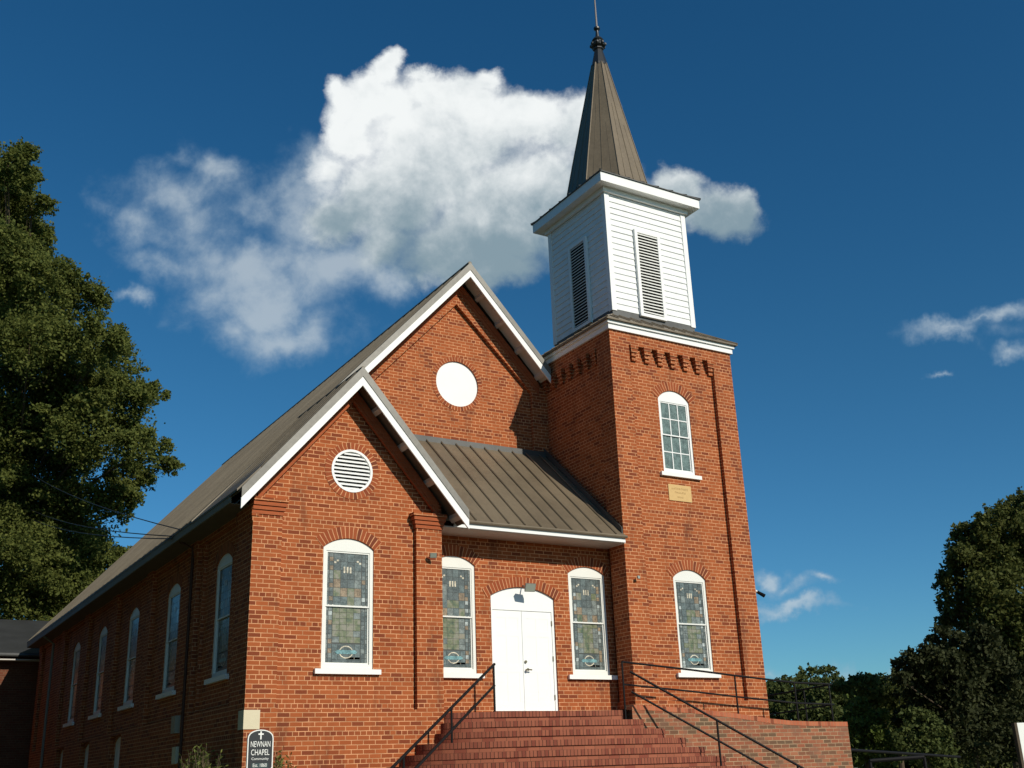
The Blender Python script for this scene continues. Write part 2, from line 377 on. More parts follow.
for (x, y, rx, ry, h) in ((62,44,26,5,1.25),):
    g.hexa([(x-rx,y-ry,ZG-.2),(x+rx,y-ry,ZG-.2),(x+rx,y+ry,ZG-.2),(x-rx,y+ry,ZG-.2),(x-rx+3,y-ry+3,ZG+h),(x+rx-3,y-ry+3,ZG+h),(x+rx-3,y+ry-1,ZG+h),(x-rx+3,y+ry-1,ZG+h)], 'earth') if False else None

# ------------------------------------------------------------------ church
CH = thing('church', (0,0,0), 'red brick chapel with white belfry, metal spire and arched stained glass windows', 'church')
ZB = ZG-.1
NX1 = 11.68
YP, YD, YT, YN = .10, .74, .11, 2.96
BW = 3.672                       # bay width
BC = BW/2
# --- bay (front gable wing)
mb = MB(); fr = front(0)
def rz(x, apex=5.83, c=BC, s=1.17): return apex-s*abs(x-c)
panel = [(.53,-.03),(3.138,-.03),(3.138,3.54),(3.50,3.54),(3.50,3.68),(BC,5.60),(.17,3.68),(.17,3.54),(.53,3.54)]
wall(mb, fr, [(0,ZB),(BW,ZB),(BW,rz(BW)),(BC,rz(BC)),(0,rz(0))], [panel], 'brick', 0, YP)
W1 = (1.345, 2.32, .655, 2.775, 2.955)
VC = (1.87, 4.23, .41)
inner = [(.45,-.1),(3.2,-.1),(3.2,3.45),(3.6,3.45),(3.6,3.7),(BC,5.7),(.08,3.7),(.08,3.45),(.45,3.45)]
wall(mb, fr, inner, [archpoly(*W1), circ(*VC)], 'brick', YP, .13)
mb.face([(BW,0,ZB),(BW,YD+.1,ZB),(BW,YD+.1,4.2),(BW,0,4.2)], 'brick')
mb.build('gable_wall', CH)
# corbelled band that follows the gable
mb = MB()
for sgn in (1, -1):
    for k, (off, pr, th) in enumerate(((0,-.028,.14),(.14,-.012,.10))):
        x0, x1 = (BC, 3.60) if sgn > 0 else (BC, .06)
        p = [(BC, rz(BC)-off), (x1, rz(x1)-off), (x1, rz(x1)-off-th*1.45), (BC, rz(BC)-off-th*1.45)]
        mb.prism([(a, pr, c) for a, c in p], (0, .05-pr, 0), 'brick_plain')
mb.build('gable_band', CH)
# pilaster caps
for x0, x1 in ((-.0,.53),(3.138,BW)):
    mb = MB()
    for k, (z0, z1, pr) in enumerate(((3.24,3.315,.02),(3.315,3.39,.045),(3.39,3.465,.07),(3.465,3.53,.095))):
        mb.box((x0-(pr if x0 > 1 else .02), -pr, z0), (x1+pr*.8, YP+.02, z1-.006), 'brick_plain' if k < 3 else 'brick')
    mb.build('pilaster_cap', CH)
# --- nave gable above the porch roof
mb = MB(); fr = front(YN)
NC = 5.80
def nz(x, apex=10.10, s=1.056): return apex-s*abs(x-NC)
pan = [(2.9,3.2),(7.75,3.2),(7.75,nz(7.75)-.48),(5.72,9.52),(2.9,nz(2.9)-.52)]
wall(mb, fr, [(0.02,ZB),(NX1,ZB),(NX1,nz(NX1)),(NC,nz(NC)),(0.02,nz(.02))], [pan], 'brick', 0, .1)
RC = (5.75, 7.52, .56)
wall(mb, fr, [(2.8,3.1),(7.85,3.1),(7.85,nz(7.85)-.35),(5.72,9.65),(2.8,nz(2.8)-.4)], [circ(*RC)], 'brick', .1, .08)
mb.build('gable_wall', CH)
mb = MB()
for sgn in (1, -1):
    for off, pr, th in ((.0,-.03,.12),(.12,-.014,.12)):
        x1 = 7.95 if sgn > 0 else 3.0
        p = [(NC, nz(NC)-off), (x1, nz(x1)-off), (x1, nz(x1)-off-th*1.45), (NC, nz(NC)-off-th*1.45)]
        mb.prism([(a, YN+pr, c) for a, c in p], (0, .03-pr, 0), 'brick_plain')
mb.build('gable_band', CH)
# round openings
def roundring(fr, c, t, w, parent):
    mb = MB(); n = 40
    inn = [(c[0]+c[2]*math.cos(2*math.pi*k/n), c[1]+c[2]*math.sin(2*math.pi*k/n)) for k in range(n+1)]
    out = [(c[0]+(c[2]+t)*math.cos(2*math.pi*k/n), c[1]+(c[2]+t)*math.sin(2*math.pi*k/n)) for k in range(n+1)]
    ringstrip(mb, fr, inn, out, 'brick_arch', w-.008); return mb.build('brick_ring', parent)
fr = front(YN)
mb = MB(); wall(mb, fr, circ(RC[0], RC[1], RC[2]+.01, 40), [], 'white_paint', .13)
rp = mb.build('round_panel', CH); tag(rp, 'plain white disc in the upper gable')
roundring(fr, RC, .11, .1, rp)
fr = front(0)
mb = MB(); c0 = circ(VC[0], VC[1], VC[2], 40); c1 = circ(VC[0], VC[1], VC[2]-.045, 40)
wall(mb, fr, c0, [c1], 'white_paint', YP-.015, .1, thick=.06)
rv = mb.build('round_vent', CH); tag(rv, 'round white louvred vent in the lower gable')
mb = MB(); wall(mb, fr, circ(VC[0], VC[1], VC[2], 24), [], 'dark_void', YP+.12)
ri = VC[2]-.045; nsl = 10
for k in range(nsl):
    z = VC[1]-ri+(k+.5)*2*ri/nsl; hw = math.sqrt(max(0, ri*ri-(z-VC[1])**2))
    if hw < .06: continue
    x0, x1, t = VC[0]-hw, VC[0]+hw, .026
    mb.hexa([(x0,YP+.0,z-t),(x1,YP+.0,z-t),(x1,YP+.07,z+t*.4),(x0,YP+.07,z+t*.4),(x0,YP+.0,z-t+.028),(x1,YP+.0,z-t+.028),(x1,YP+.07,z+t*.4+.028),(x0,YP+.07,z+t*.4+.028)], 'white_paint')
mb.build('louver', rv)
roundring(fr, VC, .13, YP, rv)

# --- windows
def stained(fr, u0, u1, z0, z1, w, seed, parent, part):
    rd = random.Random(seed); mb = MB()
    mb.face([fr(u0,z0,w+.004), fr(u1,z0,w+.004), fr(u1,z1,w+.004), fr(u0,z1,w+.004)], 'lead')
    W_, H_ = u1-u0, z1-z0; g_ = .003
    def cell(a, b, c, d, m):   # fractions
        x0, x1 = u0+a*W_+g_, u0+b*W_-g_; y0, y1 = z0+c*H_+g_, z0+d*H_-g_
        mb.face([fr(x0,y0,w), fr(x1,y0,w), fr(x1,y1,w), fr(x0,y1,w)], m)
    ny = 12
    for k in range(ny):
        c, d = k/ny, (k+1)/ny
        for a, b in ((0,.05),(.95,1)): cell(a, b, c, d, rd.choice(['g_grey','g_teal','g_slate']))
        for a, b in ((.06,.15),(.85,.94)): cell(a, b, c, d, rd.choice(['g_pale','g_grey','g_slate','g_slate','g_teal','g_rose']))
    lower = part == 'low'
    y = 0.0
    if lower:
        cell(.16,.84,.0,.05,'g_slate'); cell(.16,.3,.05,.33,'g_teal'); cell(.7,.84,.05,.33,'g_teal'); cell(.3,.7,.05,.33,'g_slate')
        cell(.50,.84,.06,.105,'g_cream')
        y = .35
    rows = 6
    for k in range(rows):
        c = y+(1-y)*k/rows; d = y+(1-y)*(k+1)/rows
        for j in range(4):
            a, b = .16+.68*j/4, .16+.68*(j+1)/4; t = (c+d)/2
            if lower: m = 'g_mottle' if j in (1,2) or rd.random() < .6 else 'g_grey'
            elif t > .60: m = rd.choice(['g_slate','g_slate','g_teal'])
            elif j in (1,2) and t > .35: m = 'g_slate'
            else: m = rd.choice(['g_mottle','g_grey','g_teal','g_rose'])
            cell(a, b, c, d, m)
    def poly(pts, m, ww): mb.face([fr(u0+a*W_, z0+c*H_, ww) for a, c in pts], m)
    if lower:
        e = lambda rx, rz: [(.5+rx*math.cos(t*math.pi/8), (.19+rz*math.sin(t*math.pi/8))) for t in range(16)]
        poly(e(.17,.115), 'g_cream', w-.003); poly(e(.145,.094), 'g_slate', w-.005)
        poly([(.28,.155),(.72,.155),(.77,.19),(.71,.225),(.29,.225),(.23,.19)], 'g_blue', w-.007)
    else:
        for a in (.40,.475,.55): poly([(a,.62),(a+.042,.62),(a+.042,.74),(a,.74)], 'g_cream', w-.004)
        for a, c in ((.17,.80),(.23,.835),(.78,.80),(.72,.835)): poly([(a,c),(a+.05,c),(a+.05,c+.035),(a,c+.035)], 'g_cream', w-.004)
    return mb.build('glass', parent)
def clearglass(fr, u0, u1, z0, z1, w, parent):
    mb = MB(); mb.face([fr(u0,z0,w), fr(u1,z0,w), fr(u1,z1,w), fr(u0,z1,w)], 'g_clear'); return mb.build('glass', parent)
def box_f(mb, fr, u0, u1, z0, z1, w0, w1, mat):
    p = [fr(u0,z0,w0), fr(u1,z0,w0), fr(u1,z0,w1), fr(u0,z0,w1), fr(u0,z1,w0), fr(u1,z1,w0), fr(u1,z1,w1), fr(u0,z1,w1)]
    mb.hexa(p, mat)
def make_window(fr, spec, w, kind='stained', seed=0, label=None, sill=True, tl=.066, sil_ext=.13, paint='window_paint'):
    u0, u1, z0, zs, zc = spec
    mb = MB(); a0, a1, b0, b1 = u0+tl, u1-tl, z0+.085, zs-.055
    # frame with a segmental head
    wall(mb, fr, archpoly(*spec), [[(a0,b0),(a1,b0),(a1,b1),(a0,b1)]], paint, w+.022, .09, thick=.07)
    # moulding on the head
    wd = mb.build('window', CH)
    if label: wd['label'] = label
    zm = (b0+b1)*.5+.02
    for nm, (s0, s1, dw) in {'up':(zm-.02,b1,.034),'low':(b0,zm+.02,.052)}.items():
        q = MB(); t = .028
        wall(q, fr, [(a0,s0),(a1,s0),(a1,s1),(a0,s1)], [[(a0+t,s0+t),(a1-t,s0+t),(a1-t,s1-t),(a0+t,s1-t)]], paint, w+dw, .02, thick=.02)
        if kind == 'grid':
            for k in (1, 2):
                x = a0+t+(a1-a0-2*t)*k/3; box_f(q, fr, x-.012, x+.012, s0+t, s1-t, w+dw+.002, w+dw+.018, paint)
            z = (s0+s1)/2; box_f(q, fr, a0+t, a1-t, z-.012, z+.012, w+dw+.004, w+dw+.016, paint)
        q.build('sash', wd)
        if kind == 'stained': stained(fr, a0+t, a1-t, s0+t, s1-t, w+dw+.016, seed*7+len(nm), wd, nm)
        else: clearglass(fr, a0+t, a1-t, s0+t, s1-t, w+dw+.014, wd)
    if sill:
        q = MB(); box_f(q, fr, u0-sil_ext, u1+sil_ext, z0-.09, z0-.004, w-.07, w+.06, 'sill_paint')
        q.build('sill', wd)
    if kind != 'plain': arch_bricks(fr, u0, u1, zs+.004, zc+.004, wd, w, .215 if w < 5 else .2)
    return wd
make_window(front(0), W1, YP, seed=1, label='stained glass window of the front gable wing')
# --- entrance wall
fr = front(YD)
W2 = (3.84, 4.79, .68, 2.76, 2.93); W3 = (7.02, 7.955, .69, 2.75, 2.905)
DR = (5.138, 6.643, -.03, 2.20, 2.40)
mb = MB()
wall(mb, fr, [(BW-.02,ZB),(8.12,ZB),(8.12,3.7),(BW-.02,3.7)], [archpoly(*W2), archpoly(*W3), archpoly(*DR)], 'brick', 0, .14)
mb.build('entrance_wall', CH)
make_window(fr, W2, 0, seed=2, label='stained glass window left of the entrance door')
make_window(fr, W3, 0, seed=3, label='stained glass window right of the entrance door')
# door: frame, head panel, two leaves
mb = MB(); d0, d1 = DR[0], DR[1]
wall(mb, fr, archpoly(*DR), [[(d0+.05,-.01),(d1-.06,-.01),(d1-.06,1.93),(d0+.05,1.93)]], 'door_paint', .035, .05, thick=.09)
dframe = mb.build('door_frame', CH)
arch_bricks(fr, d0, d1, DR[3], DR[4], dframe, 0, .2, .1)
mid = (d0+d1)/2-.02
for (a, b) in ((d0+.053, mid-.004), (mid+.004, d1-.063)):
    mb = MB(); z0, z1 = -.005, 1.925
    pans = []
    ww = (b-a)
    for (pa, pb) in ((a+.09, a+ww/2-.03), (a+ww/2+.03, b-.09)):
        for (qa, qb) in ((.16,.72),(.86,1.42),(1.54,1.78)): pans.append([(pa,qa),(pb,qa),(pb,qb),(pa,qb)])
    wall(mb, fr, [(a,z0),(b,z0),(b,z1),(a,z1)], pans, 'door_paint', .05, .0025, thick=.04)
    for pn in pans:
        mb.face([fr(*q, .0525) for q in pn], 'door_paint')
    leaf = mb.build('door_leaf', CH)
    if a > mid:
        q = MB(); kx = mid+.065
        q.lathe((0,0), [(.0,0)], 'brass') if False else None
        q.tube([(kx,YD+.05,.775),(kx,YD+.0,.775),(kx,YD-.02,.775)], [.018,.016,.03], 'brass', 10)
        q.tube([(kx,YD-.02,.775),(kx+.09,YD-.02,.77)], .013, 'brass', 8)
        q.build('door_handle', leaf)
        q = MB(); q.tube([(kx-.01,YD+.05,.93),(kx-.01,YD+.025,.93)], .028, 'brass', 12); q.build('lock', leaf)
        for z in (.25,1.0,1.7):
            q = MB(); q.box((d1-.070,YD+.030,z-.05),(d1-.052,YD+.052,z+.05),'brass'); q.build('hinge', leaf)
mb = MB(); mb.box((d0-.02,YD-.05,-.065),(d1+.02,YD+.15,-.014),'threshold_wood'); mb.build('threshold', CH)

# --- tower shaft
TX0, TX1, TYB, TZ = 8.067, 11.666, 3.71, 8.24
def corbels(mb, fr, a0, a1, n):
    st = (a1-a0)/(n-1+.5)
    for k in range(n):
        c = a0+st*k+st*.02
        for j, (z0, z1, ww, off) in enumerate(((7.87,7.955,.27,-.02),(7.78,7.862,.23,0),(7.69,7.772,.17,.02),(7.60,7.682,.17,.05))):
            box_f(mb, fr, c+off, c+off+ww*.8, z0, z1, [-.03,-.015,.01,.045][j], .11, 'brick')
mb = MB(); fr = front(YT)
TW = (9.394, 10.299, .71, 2.71, 2.90); UW = (9.40, 10.31, 5.065, 6.815, 7.045)
tp = (8.60, 11.10, .15, 7.95)
wall(mb, fr, [(TX0,ZB),(TX1,ZB),(TX1,TZ),(TX0,TZ)], [[(tp[0],tp[2]),(tp[1],tp[2]),(tp[1],tp[3]),(tp[0],tp[3])]], 'brick', 0, .1)
wall(mb, fr, [(8.5,.05),(11.2,.05),(11.2,8.05),(8.5,8.05)], [archpoly(*TW), archpoly(*UW)], 'brick', .1, .14)
corbels(mb, fr, 8.64, 11.10, 7)
fl = left(TX0)
wall(mb, fl, [(YT,ZB),(TYB,ZB),(TYB,TZ),(YT,TZ)], [[(.64,.15),(2.95,.15),(2.95,7.95),(.64,7.95)]], 'brick', 0, .1)
wall(mb, fl, [(.5,.05),(3.1,.05),(3.1,8.05),(.5,8.05)], [], 'brick', .1)
corbels(mb, fl, .68, 2.95, 7)
mb.face([(TX1,YT,ZB),(TX1,TYB,ZB),(TX1,TYB,TZ),(TX1,YT,TZ)], 'brick'); mb.face([(TX0,TYB,ZB),(TX1,TYB,ZB),(TX1,TYB,TZ),(TX0,TYB,TZ)], 'brick')
mb.build('tower_shaft', CH)
make_window(fr, TW, .1, seed=4, label='stained glass window low on the tower', tl=.06)
make_window(fr, UW, .1, kind='grid', seed=5, label='twelve pane sash window high on the tower', tl=.06, sil_ext=.12, paint='white_paint')
# plaque
mb = MB(); mb.box((9.47,YT+.085,4.43),(10.12,YT+.13,4.80),'plaque_stone'); pq = mb.build('plaque', CH)
# cornice under the tower roof
TCX, TCY = (TX0+TX1)/2, (YT+TYB)/2
def ring_box(mb, cx, cy, hx, hy, z0, z1, t, mat):
    mb.box((cx-hx,cy-hy,z0),(cx+hx,cy-hy+t,z1),mat); mb.box((cx-hx,cy+hy-t,z0),(cx+hx,cy+hy,z1),mat)
    mb.box((cx-hx,cy-hy+t,z0),(cx-hx+t,cy+hy-t,z1),mat); mb.box((cx+hx-t,cy-hy+t,z0),(cx+hx,cy+hy-t,z1),mat)
hx, hy = (TX1-TX0)/2, (TYB-YT)/2
mb = MB(); ring_box(mb, TCX, TCY, hx+.05, hy+.05, 8.235, 8.36, .3, 'white_paint'); ring_box(mb, TCX, TCY, hx+.09, hy+.09, 8.36, 8.43, .35, 'white_paint')
mb.build('tower_cornice', CH)
BCX, BCY, BH = 9.97, 2.02, 1.24
def frustum(mb, c0, h0, z0, c1, h1, z1, mat, th=.05, seam=None, seam_mat=None):
    a = [(c0[0]+sx*h0[0], c0[1]+sy*h0[1], z0) for sx, sy in ((-1,-1),(1,-1),(1,1),(-1,1))]
    b = [(c1[0]+sx*h1[0], c1[1]+sy*h1[1], z1) for sx, sy in ((-1,-1),(1,-1),(1,1),(-1,1))]
    for i in range(4):
        j = (i+1)%4; mb.face([a[i], a[j], b[j], b[i]], mat)
        lo = [Vector(a[i])-Vector((0,0,th)), Vector(a[j])-Vector((0,0,th))]
        mb.face([lo[0], lo[1], a[j], a[i]], mat)
        mb.tube([a[i], b[i]], .03, mat, 6)
        if seam:
            A_, B_, C_, D_ = map(Vector, (a[i], a[j], b[j], b[i])); L_ = (B_-A_).length; n = int(L_/seam)
            for k in range(1, n):
                t = k/n; p = A_.lerp(B_, t)
                # seams climb straight up the slope until they meet a hip
                e0 = (D_-A_).dot((B_-A_).normalized())/L_; e1 = (C_-A_).dot((B_-A_).normalized())/L_
                h = 1.0 if e0 <= t <= e1 else (t/e0 if t < e0 else (1-t)/(1-e1))
                q = p+((D_-A_)-(B_-A_)*e0)*h
                mb.tube([p+Vector((0,0,.01)), q+Vector((0,0,.01))], .016, seam_mat or mat, 4)
    mb.face([(x,y,z-th) for x,y,z in a][::-1], mat)
mb = MB(); frustum(mb, (TCX,TCY), (hx+.15,hy+.15), 8.47, (BCX,BCY), (BH+.02,BH+.02), 8.97, 'roof_metal', .04, .32)
mb.build('tower_roof', CH)
# --- belfry
BZ0, BZ1 = 8.93, 12.36
mb = MB(); mb.box((BCX-BH-.012,BCY-BH-.012,BZ0-.1),(BCX+BH+.012,BCY+BH+.012,BZ0+.26),'flashing'); mb.build('belfry_base', CH)
mb = MB(); nb = 20; z00 = BZ0+.2; dz = (BZ1-z00)/nb
for k in range(nb):
    z0, z1 = z00+k*dz, z00+(k+1)*dz; o0, o1 = BH+.022, BH+.002
    jit = random.uniform(-.003,.003)
    a = [(BCX+sx*(o0+jit), BCY+sy*(o0+jit), z0) for sx, sy in ((-1,-1),(1,-1),(1,1),(-1,1))]
    b = [(BCX+sx*o1, BCY+sy*o1, z1) for sx, sy in ((-1,-1),(1,-1),(1,1),(-1,1))]
    c = [(BCX+sx*o1, BCY+sy*o1, z0) for sx, sy in ((-1,-1),(1,-1),(1,1),(-1,1))]
    for i in range(4):
        j = (i+1)%4; mb.face([a[i],a[j],b[j],b[i]], 'siding_paint'); mb.face([c[i],c[j],a[j],a[i]], 'siding_paint')
bel = mb.build('belfry', CH)
for sx, sy in ((-1,-1),(1,-1),(1,1),(-1,1)):
    mb = MB(); x, y = BCX+sx*(BH+.035), BCY+sy*(BH+.035)
    mb.box((x,y,BZ0+.16),(x-sx*.14,y-sy*.035,BZ1+.02),'white_paint'); mb.box((x,y-sy*.036,BZ0+.16),(x-sx*.035,y-sy*.14,BZ1+.02),'white_paint')
    mb.build('corner_board', bel)
def vent(fr, c, hw, z0, z1, name_label):
    mb = MB(); t = .085
    wall(mb, fr, [(c-hw-t,z0-.05),(c+hw+t,z0-.05),(c+hw+t,z1+t),(c-hw-t,z1+t)], [[(c-hw,z0+.03),(c+hw,z0+.03),(c+hw,z1),(c-hw,z1)]], 'white_paint', -.03, .04, thick=.07)
    v = mb.build('louver_vent', CH); v['label'] = name_label
    q = MB(); n = 27
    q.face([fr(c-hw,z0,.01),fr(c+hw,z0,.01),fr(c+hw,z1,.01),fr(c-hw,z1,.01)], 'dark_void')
    for k in range(n):
        z = z0+.03+(z1-z0-.03)*(k+.5)/n; h = (z1-z0)/n*.5; tz = .030 if name_label.endswith('front of the belfry') else .018
        tw = random.uniform(-.006,.006)
        p = [fr(c-hw,z-h*.3+tw,-.022), fr(c+hw,z-h*.3-tw,-.022), fr(c+hw,z-h*.1,-.004), fr(c-hw,z-h*.1,-.004)]
        q.hexa(p+[(a,b,d+tz) for a,b,d in p], 'window_paint')
    q.build('louver', v)
vent(front(BCY-BH-.055), 9.91, .31, 9.13, 11.33, 'white louvred vent on the front of the belfry')
vent(left(BCX-BH-.055), 1.97, .31, 9.13, 11.33, 'white louvred vent on the shaded side of the belfry')
# belfry cornice
EH = 1.555
mb = MB()
ring_box(mb, BCX, BCY, EH, EH, 12.36, 12.60, .05, 'white_paint')
mb.box((BCX-EH+.051,BCY-EH+.051,12.375),(BCX+EH-.051,BCY+EH-.051,12.40),'white_paint')
ring_box(mb, BCX, BCY, BH+.09, BH+.09, 12.24, 12.372, .06, 'white_paint')
mb.build('belfry_cornice', CH)
mb = MB(); frustum(mb, (BCX,BCY), (EH+.035,EH+.035), 12.625, (BCX,BCY), (1.0,1.0), 12.98, 'flashing', .02, .4)
mb.build('belfry_roof', CH)
# --- spire: eight sided, standing seams
SX, SY = 9.83, 2.0
def octa(r, z, tw=22.5): return [Vector((SX+r*math.cos(R_(tw+45*k)), SY+r*math.sin(R_(tw+45*k)), z)) for k in range(8)]
lv = [(1.17,12.92),(1.12,13.05),(.95,13.85),(.22,17.12)]
mb = MB(); rings = [octa(r, z) for r, z in lv]
for i in range(len(rings)-1):
    for k in range(8): mb.face([rings[i][k], rings[i][(k+1)%8], rings[i+1][(k+1)%8], rings[i+1][k]], 'roof_metal')
sp = mb.build('spire', CH)
mb = MB()
for k in range(8):
    mb.tube([r[k] for r in rings], .017, 'roof_metal', 5)
    a = [r[k].lerp(r[(k+1)%8], .5) for r in rings]; mb.tube([p+Vector((0,0,.004)) for p in a], .013, 'roof_metal', 4)
    for t, h in ((.22,.62),(.78,.45)):
        p0 = rings[1][k].lerp(rings[1][(k+1)%8], t); e = rings[3][k].lerp(rings[3][(k+1)%8], .5+(t-.5)*.3)
        mb.tube([p0, p0.lerp(e, h)], .012, 'roof_metal', 4)
mb.build('seam', sp)
mb = MB(); c = (SX,SY)
mb.lathe(c, [(.235,17.06),(.225,17.14),(.115,17.62),(.15,17.64),(.15,17.68),(.10,17.70)], 'finial_metal', 8)
mb.lathe(c, [(.10,17.70),(.19,17.74),(.21,17.80),(.17,17.83),(.14,17.90),(.17,17.94),(.12,18.02),(.06,18.06),(.045,18.20),(.04,18.30)], 'finial_metal', 16)
for k in range(8):
    a = k*math.pi/4; mb.lathe((SX+.19*math.cos(a), SY+.19*math.sin(a)), [(0,17.73),(.05,17.77),(.05,17.82),(0,17.86)], 'finial_metal', 6)
mb.lathe(c, [(.04,18.28),(.09,18.33),(.09,18.38),(.035,18.42)], 'finial_metal', 12)
fi = mb.build('finial', CH)
q = MB(); q.tube([(SX,SY,18.40),(SX,SY,19.2),(SX,SY,20.3)], [.030,.022,.006], 'rod_metal', 8); q.build('rod', fi)

# --- roofs
def slab(mb, pts, th, mat):   # roof sheet with thickness straight down
    mb.prism(pts, (0,0,-th), mat)
# bay roof
AP, EV = 6.10, 3.56          # top of ridge / top of eave edge
sB = (AP-EV)/(BC+.36)
mb = MB()
for s in (1, -1):
    xe = BC+s*(BC+.36)
    y1 = 3.1 if s < 0 else 2.96
    slab(mb, [(BC,-.43,AP),(xe,-.43,EV),(xe,y1,EV),(BC,y1,AP)], .05, 'nave_metal')
    n = 7
    for k in range(n):
        y = -.43+(k+.4)*(y1+.43)/n
        mb.tube([(BC+s*.05,y,AP-.05*sB+.012),(xe,y,EV+.012)], .013, 'nave_metal', 4)
rb = mb.build('wing_roof', CH)
q = MB(); q.tube([(BC,-.44,AP-.01),(BC,2.95,AP-.01)], .035, 'nave_metal', 6); q.build('ridge_cap', rb)
def rake(yf, xc, xe, za, ze, name_label, depth=.50, white=.19, metal=.19, nb=3, smat='soffit_paint'):
    # metal edge, white board, soffit and lookouts, for one slope from (xc,za) to (xe,ze)
    s = 1 if xe > xc else -1
    mb = MB()
    mb.prism([(xc,yf,za),(xe,yf,ze),(xe,yf,ze-metal*.9),(xc,yf,za-metal)], (0,.02,0), 'trim_metal')
    ro = mb.build('rake_trim', CH)
    mb = MB(); g0 = metal-.01
    mb.prism([(xc,yf+.015,za-g0),(xe+s*.0,yf+.015,ze-g0),(xe,yf+.015,ze-g0-white),(xc,yf+.015,za-g0-white)], (0,.035,0), 'white_paint')
    mb.build('rake_board', CH)
    mb = MB(); k0 = .22
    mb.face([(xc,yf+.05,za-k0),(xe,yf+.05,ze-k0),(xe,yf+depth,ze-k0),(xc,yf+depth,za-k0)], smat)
    L_ = Vector((xe-xc,0,ze-za))
    for k in range(nb):
        t = (k+.75)/nb if s > 0 else (k+.5)/nb
        t = min(t, .97); p = Vector((xc,yf+.05,za-k0))+L_*t; d = L_.normalized()*.045; dn = Vector((0,0,-.075))
        a, b_ = p-d, p+d
        mb.hexa([a+dn, b_+dn, b_+dn+Vector((0,depth-.05,0)), a+dn+Vector((0,depth-.05,0)), a, b_, b_+Vector((0,depth-.05,0)), a+Vector((0,depth-.05,0))], 'soffit_paint')
    mb.build('soffit', CH)
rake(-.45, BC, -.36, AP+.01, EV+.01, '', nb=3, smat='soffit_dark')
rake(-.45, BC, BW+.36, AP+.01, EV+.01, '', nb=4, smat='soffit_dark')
mb = MB(); mb.box((BC-.05,-.49,AP-.26),(BC+.05,-.44,AP+.05),'white_paint'); mb.build('ridge_end', CH) if False else None
# nave roof
NAP, NEV, NEX, NYE = 10.42, 3.60, -.40, 22.0
RX = 5.84
sN = (NAP-NEV)/(RX-NEX)
mb = MB()
YF = 2.46
slab(mb, [(RX,YF,NAP),(NEX,YF+.45,NEV),(NEX,NYE,NEV),(RX,NYE,NAP)] if False else [(RX,YF,NAP),(1.2,YF,NAP-(RX-1.2)*sN),(NEX,YF+.0,NEV),(NEX,NYE,NEV),(RX,NYE,NAP)], .05, 'nave_metal')
# the nave slope carries on down to the front corner beside the wing roof
slab(mb, [(NEX,-.30,NEV-.03),(NEX,YF,NEV-.03),(1.4,YF,NEV-.03+1.8*sN),(.0,-.30,NEV-.03+.4*sN)], .04, 'nave_metal')
xr = 8.0
slab(mb, [(RX,YF,NAP),(xr,YF,NAP-(xr-RX)*sN),(xr,NYE,NAP-(xr-RX)*sN),(RX,NYE,NAP)], .05, 'nave_metal')
slab(mb, [(xr,3.72,NAP-(xr-RX)*sN),(12.08,3.72,NEV),(12.08,NYE,NEV),(xr,NYE,NAP-(xr-RX)*sN)], .05, 'nave_metal')
nr = mb.build('nave_roof', CH)
mb = MB(); y = YF+.35
while y < NYE:
    mb.tube([(RX,y,NAP+.012),(NEX,y,NEV+.012)], .014, 'nave_metal', 4); y += .46
mb.build('seam', nr)
q = MB(); q.tube([(RX,YF,NAP+.0),(RX,NYE,NAP+.0)], .05, 'nave_metal', 6); q.build('ridge_cap', nr)
rake(YF-.02, RX, 1.9, NAP+.01, NAP-(RX-1.9)*sN, '', nb=4)
rake(YF-.02, RX, 8.0, NAP+.01, NAP-(8.0-RX)*sN+.01, '', nb=4)
# rear gable wall and right wall
mb = MB(); wall(mb, front(NYE-.3), [(0.02,ZB),(NX1,ZB),(NX1,nz(NX1)),(NC,nz(NC)),(0.02,nz(.02))], [], 'brick'); mb.build('rear_wall', CH)
mb = MB(); mb.face([(NX1,3.7,ZB),(NX1,NYE-.3,ZB),(NX1,NYE-.3,3.7),(NX1,3.7,3.7)], 'brick'); mb.build('side_wall', CH)
# eave fascia, soffit on the left side
mb = MB()
mb.box((NEX+.01,.12,NEV-.18),(NEX+.04,NYE,NEV-.045),'fascia_paint')
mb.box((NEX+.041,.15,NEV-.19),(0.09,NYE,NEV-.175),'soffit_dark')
mb.build('eave_board', CH)
# --- left side wall with windows, pilasters
SW = .09
mb = MB(); fl = left(0)
wins = [(1.36,2.33),(4.81,5.82),(8.33,9.34),(11.73,12.72),(15.2,16.2)]
specs = [(a,b,.66,2.72,2.88) for a, b in wins]
bas = [(3.9+5.0+.0,9.86),(12.35,13.35),(15.85,16.8)]
bspec = [(a,b,-1.2,-.13,0.0) for a, b in bas]
wall(mb, fl, [(0,ZB),(NYE-.3,ZB),(NYE-.3,3.65),(0,3.65)], [archpoly(*s) for s in specs+bspec], 'brick', SW, .12)
mb.build('side_wall', CH)
for i, (a, b) in enumerate([(0.002,.85),(3.35,3.8),(6.85,7.3),(10.3,10.75),(13.75,14.2),(17.2,17.65),(21.2,21.69)]):
    mb = MB(); mb.box((0,a,.10),(SW+.01,b,3.2),'brick'); mb.box((-.03,a-.02,3.2),(SW+.01,b+.02,3.45),'brick')
    mb.box((-.015,a-.01 if i else a,3.12),(SW+.01,b+.01,3.2),'brick'); mb.build('pilaster', CH)
mb = MB(); mb.box((.001,.002,ZB),(SW+.01,8.8,.10),'brick'); 
for a, b in ((9.95,12.3),(13.4,15.8),(16.85,21.69)): mb.box((.001,a,ZB),(SW+.01,b,.10),'brick')
for a, b in ((8.8,9.95),(12.3,13.4),(15.8,16.85)): mb.box((.001,a,.02),(SW+.01,b,.10),'brick')
mb.build('wall_base', CH)
